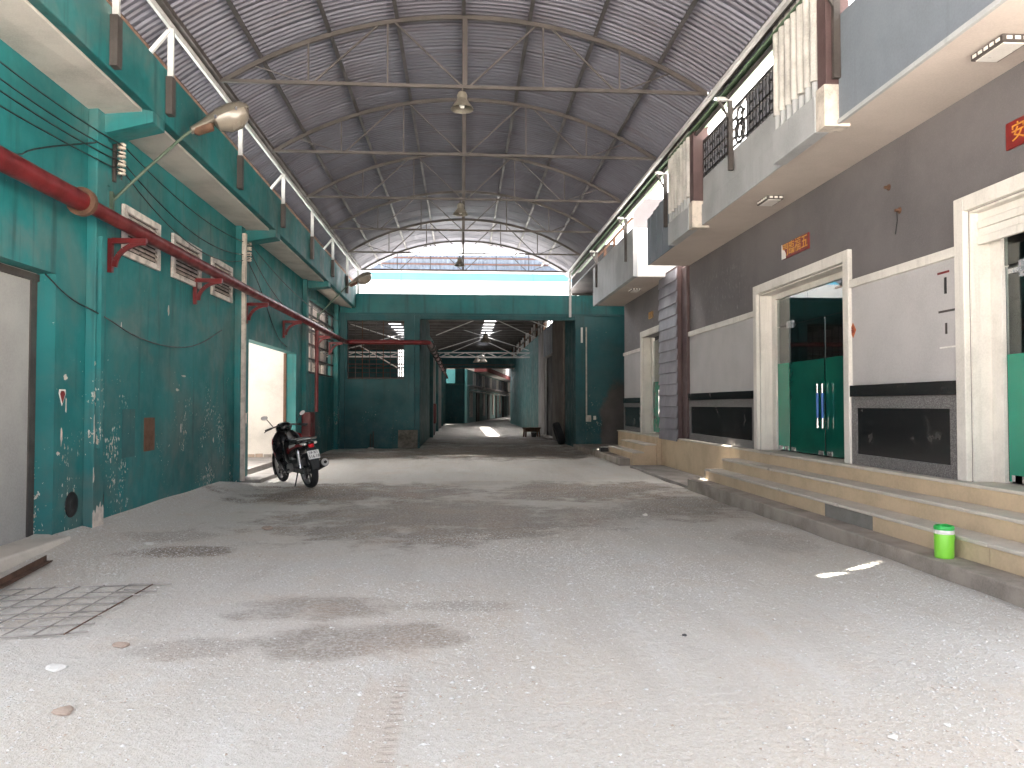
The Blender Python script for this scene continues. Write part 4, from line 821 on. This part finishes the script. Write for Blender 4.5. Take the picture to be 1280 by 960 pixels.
# ------------------------------------------------------------------ motorcycle
for n_, c_, r_, me_ in (('tyre', (.018, .018, .02), .8, 0), ('mblack', (.010, .010, .011), .22, 0), ('mplastic', (.02, .02, .022), .5, 0), ('mred', (.30, .012, .016), .25, 0), ('mwhite', (.7, .68, .66), .35, 0), ('alloy', (.50, .49, .48), .32, .9), ('engine', (.16, .155, .15), .45, .7), ('taillens', (.65, .02, .03), .15, 0), ('plate', (.78, .78, .76), .4, 0)):
    k = NT('motorcycle ' + n_); a = k.noise(9, 4, .6, k.obj()); M[n_] = k.fin(k.mix(k.sm(a, .4, .75, 0, .35), c_, tuple(x * .75 + .015 for x in c_)), k.sm(a, .3, .7, r_, min(1, r_ + .15)), me_)
MC = local('motorcycle', 'black and red motorcycle parked on its side stand by the doorway', 'motorcycle', (-2.42, 12.62, .012), (0, R(-8), R(33)))
WB = 1.24; RR = .285
def wheel(y, wd, front):
    mt = Matrix.Translation((0, y, RR)) @ Matrix.Rotation(R(90), 4, 'Y')
    r0 = RR; t = MB().lathe([(r0 - .07, -wd * .42), (r0 - .045, -wd * .5), (r0 - .018, -wd * .42), (r0 - .004, -wd * .2), (r0, 0), (r0 - .004, wd * .2), (r0 - .018, wd * .42), (r0 - .045, wd * .5), (r0 - .07, wd * .42)], 36, mt, False)
    wl = t.build('wheel', 'tyre', MC); MB().lathe([(r0 - .068, -wd * .42), (r0 - .082, -wd * .3), (r0 - .085, 0), (r0 - .082, wd * .3), (r0 - .068, wd * .42)], 36, mt, False).build('rim', 'alloy', wl)
    MB().lathe([(.02, -.06), (.05, -.05), (.055, 0), (.05, .05), (.02, .06)], 18, mt).build('hub', 'engine', wl)
    for i in range(6):
        a = R(60) * i; MB().bar((0, y + .04 * math.sin(a), RR + .04 * math.cos(a)), (0, y + (r0 - .08) * math.sin(a + .25), RR + (r0 - .08) * math.cos(a + .25)), .022, .028, (1, 0, 0)).build('spoke', 'mplastic', wl)
wheel(0, .118, False); wheel(WB, .085, True)
def sec(y, z, w, h, p=2.6, n=14, dx=0):
    r = []
    for i in range(n):
        a = 2 * math.pi * i / n; c, s = math.cos(a), math.sin(a)
        r.append((dx + w * math.copysign(abs(c) ** (2 / p), c), y, z + h * math.copysign(abs(s) ** (2 / p), s)))
    return r
MB().loft([sec(-.24, .745, .035, .025), sec(-.19, .73, .085, .055), sec(-.02, .705, .125, .08), sec(.25, .655, .14, .12), sec(.5, .58, .13, .17), sec(.66, .54, .08, .15)]).build('body_cover', 'mblack', MC, 0, 1)
MB().loft([sec(-.10, .775, .08, .02), sec(.0, .785, .125, .035), sec(.18, .775, .135, .045), sec(.34, .755, .125, .045), sec(.5, .735, .10, .05), sec(.60, .71, .06, .04)]).build('seat', 'mplastic', MC, 0, 1)
MB().loft([sec(.44, .56, .07, .16), sec(.58, .54, .085, .20), sec(.74, .54, .09, .22), sec(.86, .60, .07, .2)]).build('centre_tunnel', 'mblack', MC, 0, 1)
# leg shield: two swept wings
for s in (-1, 1):
    wg = []
    for (z, y, x0, x1) in ((.16, .70, .10, .13), (.24, .76, .10, .17), (.42, .82, .09, .24), (.62, .88, .07, .275), (.78, .92, .05, .25), (.92, .94, .03, .15)):
        wg.append([(s * x0, y + .05, z), (s * (x0 + x1) / 2, y + .035, z), (s * x1, y - .06, z), (s * (x1 + .008), y - .085, z), (s * x1 * .97, y - .10, z), (s * (x0 + x1) / 2, y - .0, z), (s * x0, y + .015, z)])
    MB().loft(wg).build('leg_shield', 'mblack', MC, 0, 1)
    a = []
    for (z, y, x) in ((.52, .80, .262), (.62, .85, .28), (.72, .88, .268), (.80, .89, .248)): a.append([(s * x, y - .10, z - .03), (s * (x + .006), y - .10, z + .02), (s * (x - .03), y - .0, z + .04), (s * (x - .035), y - .0, z - .01)])
    MB().loft(a).build('side_stripe', 'mred', MC)
    MB().loft([[(s * (x + .003), y - .105, z - .012), (s * (x + .009), y - .105, z + .008), (s * (x - .022), y - .03, z + .016), (s * (x - .026), y - .03, z - .006)] for (z, y, x) in ((.56, .82, .268), (.64, .86, .28), (.72, .88, .269))]).build('side_stripe', 'mwhite', MC)
    # red and white flash on the tail side
    MB().loft([[(s * .095, -.10, .69), (s * .128, -.10, .715), (s * .128, -.10, .74), (s * .095, -.10, .73)], [(s * .125, .12, .665), (s * .149, .12, .68), (s * .149, .12, .715), (s * .125, .12, .715)], [(s * .125, .38, .60), (s * .152, .38, .62), (s * .150, .38, .67), (s * .12, .38, .67)], [(s * .11, .50, .54), (s * .142, .50, .56), (s * .14, .50, .63), (s * .11, .50, .63)]]).build('side_flash', 'mred', MC)
    MB().loft([[(s * .13, .10, .70), (s * .154, .10, .70), (s * .153, .10, .73), (s * .13, .10, .73)], [(s * .13, .34, .645), (s * .157, .34, .65), (s * .156, .34, .70), (s * .13, .34, .70)]]).build('side_flash', 'mwhite', MC)
    MB().tube([(s * .125, .02, .34), (s * .12, .06, .62)], [.022, .022], 10).build('shock_absorber', 'chrome', MC); MB().tube([(s * .125, .028, .40), (s * .121, .055, .58)], .032, 10).build('shock_spring', 'alloy', MC)
    bx('swing_arm', 'engine', MC, s * .085 - .018, s * .085 + .018, -.03, .50, RR - .03, RR + .03, .006)
    MB().tube([(s * .12, .02, .79), (s * .13, -.12, .80), (s * .10, -.22, .815), (0, -.245, .82)], .012, 8).build('grab_rail', 'alloy', MC)
    MB().tube([(s * .1, .42, .30), (s * .22, .42, .30)], .016, 8).build('foot_peg', 'mplastic', MC)
    # handlebar, lever, mirror
    MB().tube([(0, .88, .98), (s * .12, .86, 1.0), (s * .24, .80, .985), (s * .36, .74, .965)], [.014, .014, .013, .013], 8).build('handlebar', 'steel', MC); MB().tube([(s * .24, .80, .985), (s * .365, .737, .964)], .019, 10).build('grip', 'mplastic', MC)
    MB().tube([(s * .20, .87, .985), (s * .30, .85, .955), (s * .37, .80, .93)], .007, 6).build('brake_lever', 'mplastic', MC)
    MB().tube([(s * .20, .83, 1.0), (s * .25, .85, 1.09), (s * .30, .83, 1.15)], .007, 6).build('mirror_stem', 'mplastic', MC)
    mm = Matrix.Translation((s * .33, .82, 1.17)) @ Matrix.Rotation(R(s * -12), 4, 'Y') @ Matrix.Rotation(R(8), 4, 'X')
    q = MB().loft([[mm @ Vector((.05 * rr * math.cos(t), dy, .034 * rr * math.sin(t) + .008 * math.cos(t))) for t in [2 * math.pi * i / 14 for i in range(14)]] for (dy, rr) in ((.04, .4), (.028, .9), (.0, 1.12))]).build('mirror', 'mplastic', MC)
    MB().loft([[mm @ Vector((.05 * math.cos(t), dy, .034 * math.sin(t) + .008 * math.cos(t))) for t in [2 * math.pi * i / 14 for i in range(14)]] for dy in (-.001, -.004)]).build('mirror_glass', 'mwhite', q)
    MB().loft([sec(-.20, .735, .022, .016, dx=s * .085), sec(-.16, .735, .03, .022, dx=s * .10), sec(-.06, .73, .012, .012, dx=s * .118)]).build('indicator', 'lampwhite', MC)
MB().loft([sec(.74, .96, .06, .04), sec(.80, .985, .125, .07), sec(.90, .97, .14, .095), sec(1.0, .92, .11, .10), sec(1.05, .88, .05, .05)]).build('headset', 'mblack', MC, 0, 1)
MB().loft([sec(.88, .62, .06, .24), sec(.97, .66, .08, .22), sec(1.05, .72, .05, .12)]).build('front_cowl', 'mblack', MC, 0, 1)
m = MB()
rg = []
for i in range(9):
    t = R(-35 + i * 20); r = RR + .03; rg.append([(x, WB + r2 * math.sin(t), RR + r2 * math.cos(t)) for x, r2 in ((-.06, r - .03), (-.045, r), (0, r + .008), (.045, r), (.06, r - .03), (.04, r - .012), (0, r - .005), (-.04, r - .012))])
m.loft(rg).build('front_mudguard', 'mblack', MC)
for s in (-1, 1): MB().tube([(s * .075, WB, RR), (s * .075, 1.0, .74)], .022, 10).build('fork', 'alloy', MC)
MB().loft([sec(.30, .33, .09, .09), sec(.42, .33, .125, .11), sec(.60, .34, .12, .11), sec(.70, .36, .08, .08)]).build('engine', 'engine', MC, 0, 1); MB().tube([(-.10, .46, .32), (-.165, .46, .32)], .075, 18).build('clutch_cover', 'alloy', MC); MB().tube([(.10, .46, .32), (.165, .46, .32)], .075, 18).build('clutch_cover', 'alloy', MC)
MB().tube([(0, .66, .37), (0, .86, .42)], [.065, .055], 14).build('cylinder', 'alloy', MC); bx('carburettor', 'alloy', MC, -.10, -.03, .42, .56, .44, .54, .012)
MB().tube([(.06, .86, .36), (.12, .70, .22), (.15, .45, .20), (.165, .25, .25)], .019, 10).build('exhaust_pipe', 'alloy', MC); ex = MB().tube([(.165, .28, .25), (.17, .18, .28), (.185, -.24, .40)], [.04, .068, .068], 16).build('muffler', 'mplastic', MC)
MB().tube([(.185, -.235, .399), (.185, -.255, .404)], [.066, .058], 16).build('muffler_cap', 'alloy', ex); MB().tube([(.185, -.25, .402), (.185, -.275, .409)], .024, 12).build('tail_pipe', 'dark', ex)
MB().tube([(-.05, .36, .24), (-.14, .33, .02)], [.013, .010], 8).build('side_stand', 'mplastic', MC); MB().tube([(-.16, .55, .25), (-.17, .35, .25)], .008, 6).build('gear_pedal', 'alloy', MC)
bx('chain_case', 'mplastic', MC, -.10, -.075, .0, .48, RR - .045, RR + .055, .012)
# tail: lamp, plate, mudguard flap
MB().loft([sec(-.255, .70, .035, .022), sec(-.235, .70, .05, .034), sec(-.18, .70, .055, .04)]).build('tail_light', 'taillens', MC, 0, 1)
pm = Matrix.Translation((0, -.285, .56)) @ Matrix.Rotation(R(-22), 4, 'X')
pl = MB().box(-.095, .095, -.003, .003, -.07, .07, pm).build('number_plate', 'plate', MC)
text('plate_text', '59-X1', 'mblack', pl, .062, pm @ Matrix.Translation((0, -.004, .032)) @ Matrix.Rotation(R(90), 4, 'X'), .0008); text('plate_text', '516.18', 'mblack', pl, .066, pm @ Matrix.Translation((0, -.004, -.03)) @ Matrix.Rotation(R(90), 4, 'X'), .0008)
MB().loft([[(-.07, -.15, .66), (.07, -.15, .66), (.07, -.20, .68), (-.07, -.20, .68)], [(-.075, -.24, .56), (.075, -.24, .56), (.075, -.27, .57), (-.075, -.27, .57)], [(-.07, -.29, .42), (.07, -.29, .42), (.07, -.31, .43), (-.07, -.31, .43)], [(-.055, -.31, .33), (.055, -.31, .33), (.055, -.325, .335), (-.055, -.325, .335)]]).build('rear_mudguard', 'mplastic', MC)

# ------------------------------------------------------------------ things lying about
RB = local('rebar_mesh', 'grey sheet of welded reinforcing mesh lying on the gravel', 'mesh', (-2.72, 5.25, -.002), (0, 0, R(3)))
for i in range(8): MB().tube([(-.85, -.62 + i * .175, .012), (.25 + .05 * i, -.62 + i * .175 + .03, .010 + .008 * (i % 3)), (.50 - .03 * i, -.61 + i * .175 + .04, .02)], .005, 5).build('bar', 'concrete', RB)
for i in range(8): MB().tube([(-.8 + i * .17, -.62, .022), (-.72 + i * .17, .62, .022)], .005, 5).build('bar', 'rust' if i == 7 else 'concrete', RB)
AB = MB(); AB.bar((-3.26, 5.3, .022), (-3.48, 6.78, .03), .055, .007).bar((-3.285, 5.3, .045), (-3.505, 6.78, .053), .007, .05); tag(AB.build('angle_iron', 'rust', None), 'rust red angle iron lying on gravel by the grey door', 'angle iron')
def rock(label, x, y, s, mat, flat=.5):
    import bmesh
    bm = bmesh.new(); bmesh.ops.create_icosphere(bm, subdivisions=2, radius=s)
    sd = random.random() * 9
    for v in bm.verts:
        f_ = 1 + .28 * math.sin(v.co.x / s * 3 + sd) * math.cos(v.co.y / s * 2.3 + sd) + random.uniform(-.1, .1); v.co = Vector((v.co.x * f_ * 1.35, v.co.y * f_, v.co.z * f_ * flat))
    me = bpy.data.meshes.new('stone'); bm.to_mesh(me); bm.free(); o = bpy.data.objects.new('stone', me); COL.objects.link(o); me.materials.append(M[mat]); o.location = (x, y, hgt(x, y) + s * flat * .55); o.rotation_euler = (0, 0, sd)
    tag(o, label, 'stone', 'loose stones on the alley floor')
for a in (('white stone chip lying right of the tyre track at lower right', 1.75, 3.05, .016, 'lampwhite'), ('smaller white stone at the bottom right of the gravel', 2.04, 3.14, .012, 'lampwhite'), ('flat white broken tile piece on gravel at lower left', -2.09, 4.15, .045, 'lampwhite', .25), ('tan brick fragment near the mesh on gravel', -1.91, 4.49, .04, 'brickchip', .3),
          ('pinkish brick fragment beside the pilaster foot', -2.1, 8.5, .055, 'brickchip', .4), ('white plaster lump beside the brown stain at left', -3.02, 7.7, .035, 'lampwhite', .4), ('white stone on the dark stain at right', 2.22, 9.24, .03, 'lampwhite', .6), ('small white pebble in the middle of the alley', .37, 3.95, .012, 'lampwhite', .6), ('dark pebble right of the alley centre', 1.3, 4.45, .014, 'steeldark', .5), ('tan brick chip below the mesh at far left', -1.75, 3.55, .04, 'brickchip', .25), ('orange brick chip at the lower left corner', -1.95, 3.3, .02, 'brickchip', .3)): rock(*a)
SB = local('leaning_slab', 'square weathered concrete board leaning against the gate wall', 'board', (-1.64, 23.62, .03), (R(-12), 0, 0)); bx('board', 'slabdark', SB, -.30, .30, -.02, .02, 0, .56, .01)
TY = local('truck_tyre', 'large black tyre leaning in the shadow beside the gateway', 'tyre', (3.30, 26.0, .38), (0, R(72), 0))
MB().lathe([(.22, -.09), (.30, -.12), (.36, -.11), (.385, -.06), (.39, 0), (.385, .06), (.36, .11), (.30, .12), (.22, .09)], 32, None, False).build('tread', 'tyre', TY); MB().lathe([(.222, -.085), (.19, -.03), (.19, .03), (.222, .085)], 32, None, False).build('inner_rim', 'steeldark', TY)
SO = local('wooden_stool', 'low brown wooden bench standing by the grey hall pilaster', 'stool', (2.95, 32.3, 0), (0, 0, R(15))); bx('seat', 'rust', SO, -.36, .36, -.16, .16, .34, .40, .01); bx('apron', 'board', SO, -.33, .33, -.13, .13, .22, .34)
for sx in (-.29, .29):
    for sy in (-.12, .12): MB().bar((sx, sy, .30), (sx * 1.1, sy * 1.1, 0), .05, .05, (0, 1, 0)).build('leg', 'board', SO)
BK = local('bucket', 'small dark bucket under the brown wooden bench', 'bucket', (3.02, 32.1, 0)); MB().lathe([(.10, 0), (.13, .2), (.135, .2), (.125, .19), (.095, .01)], 18, None, False).build('body', 'steeldark', BK); MB().tube([(-.13, 0, .19), (0, 0, .27), (.13, 0, .19)], .006, 5).build('handle', 'steel', BK)
BB = thing('shoe_box', 'small black box with white lid edge beside the far steps', 'box', (3.62, 19.4, .16)); bx('body', 'black', BB, 3.52, 3.71, 19.3, 19.55, .161, .27, .006); bx('lid', 'lampwhite', BB, 3.53, 3.70, 19.31, 19.54, .271, .285, .004)
RBX = thing('fire_extinguisher_box', 'narrow red box on the left side of the dark hall', 'box', (-1.15, 33.2, .5)); bx('body', 'redpipe', RBX, -1.31, -1.1, 33.0, 33.5, .55, 1.4, .01); bx('door', 'redpipe', RBX, -1.1, -1.09, 33.05, 33.45, .6, 1.35)
CL = local('cloth_rag', 'crumpled white rag at the foot of the gate wall', 'rag', (-2.75, 23.6, .0)); MB().loft([sec(-.08, .02, .05, .015), sec(-.03, .03, .11, .03), sec(.04, .03, .09, .025), sec(.08, .02, .03, .015)]).build('cloth', 'lampwhite', CL, 0, 1)
for (x, lab) in ((-2.80, 'left of two short pipes standing at the gate wall'), (-2.72, 'right of two short pipes standing at the gate wall')): tag(MB().tube([(x, 23.93, 0), (x + .005, 23.95, .45 + (x + 2.8))], .022, 8).build('short_pipe', 'steeldark', None), lab, 'pipe', 'short pipes at the gate wall')
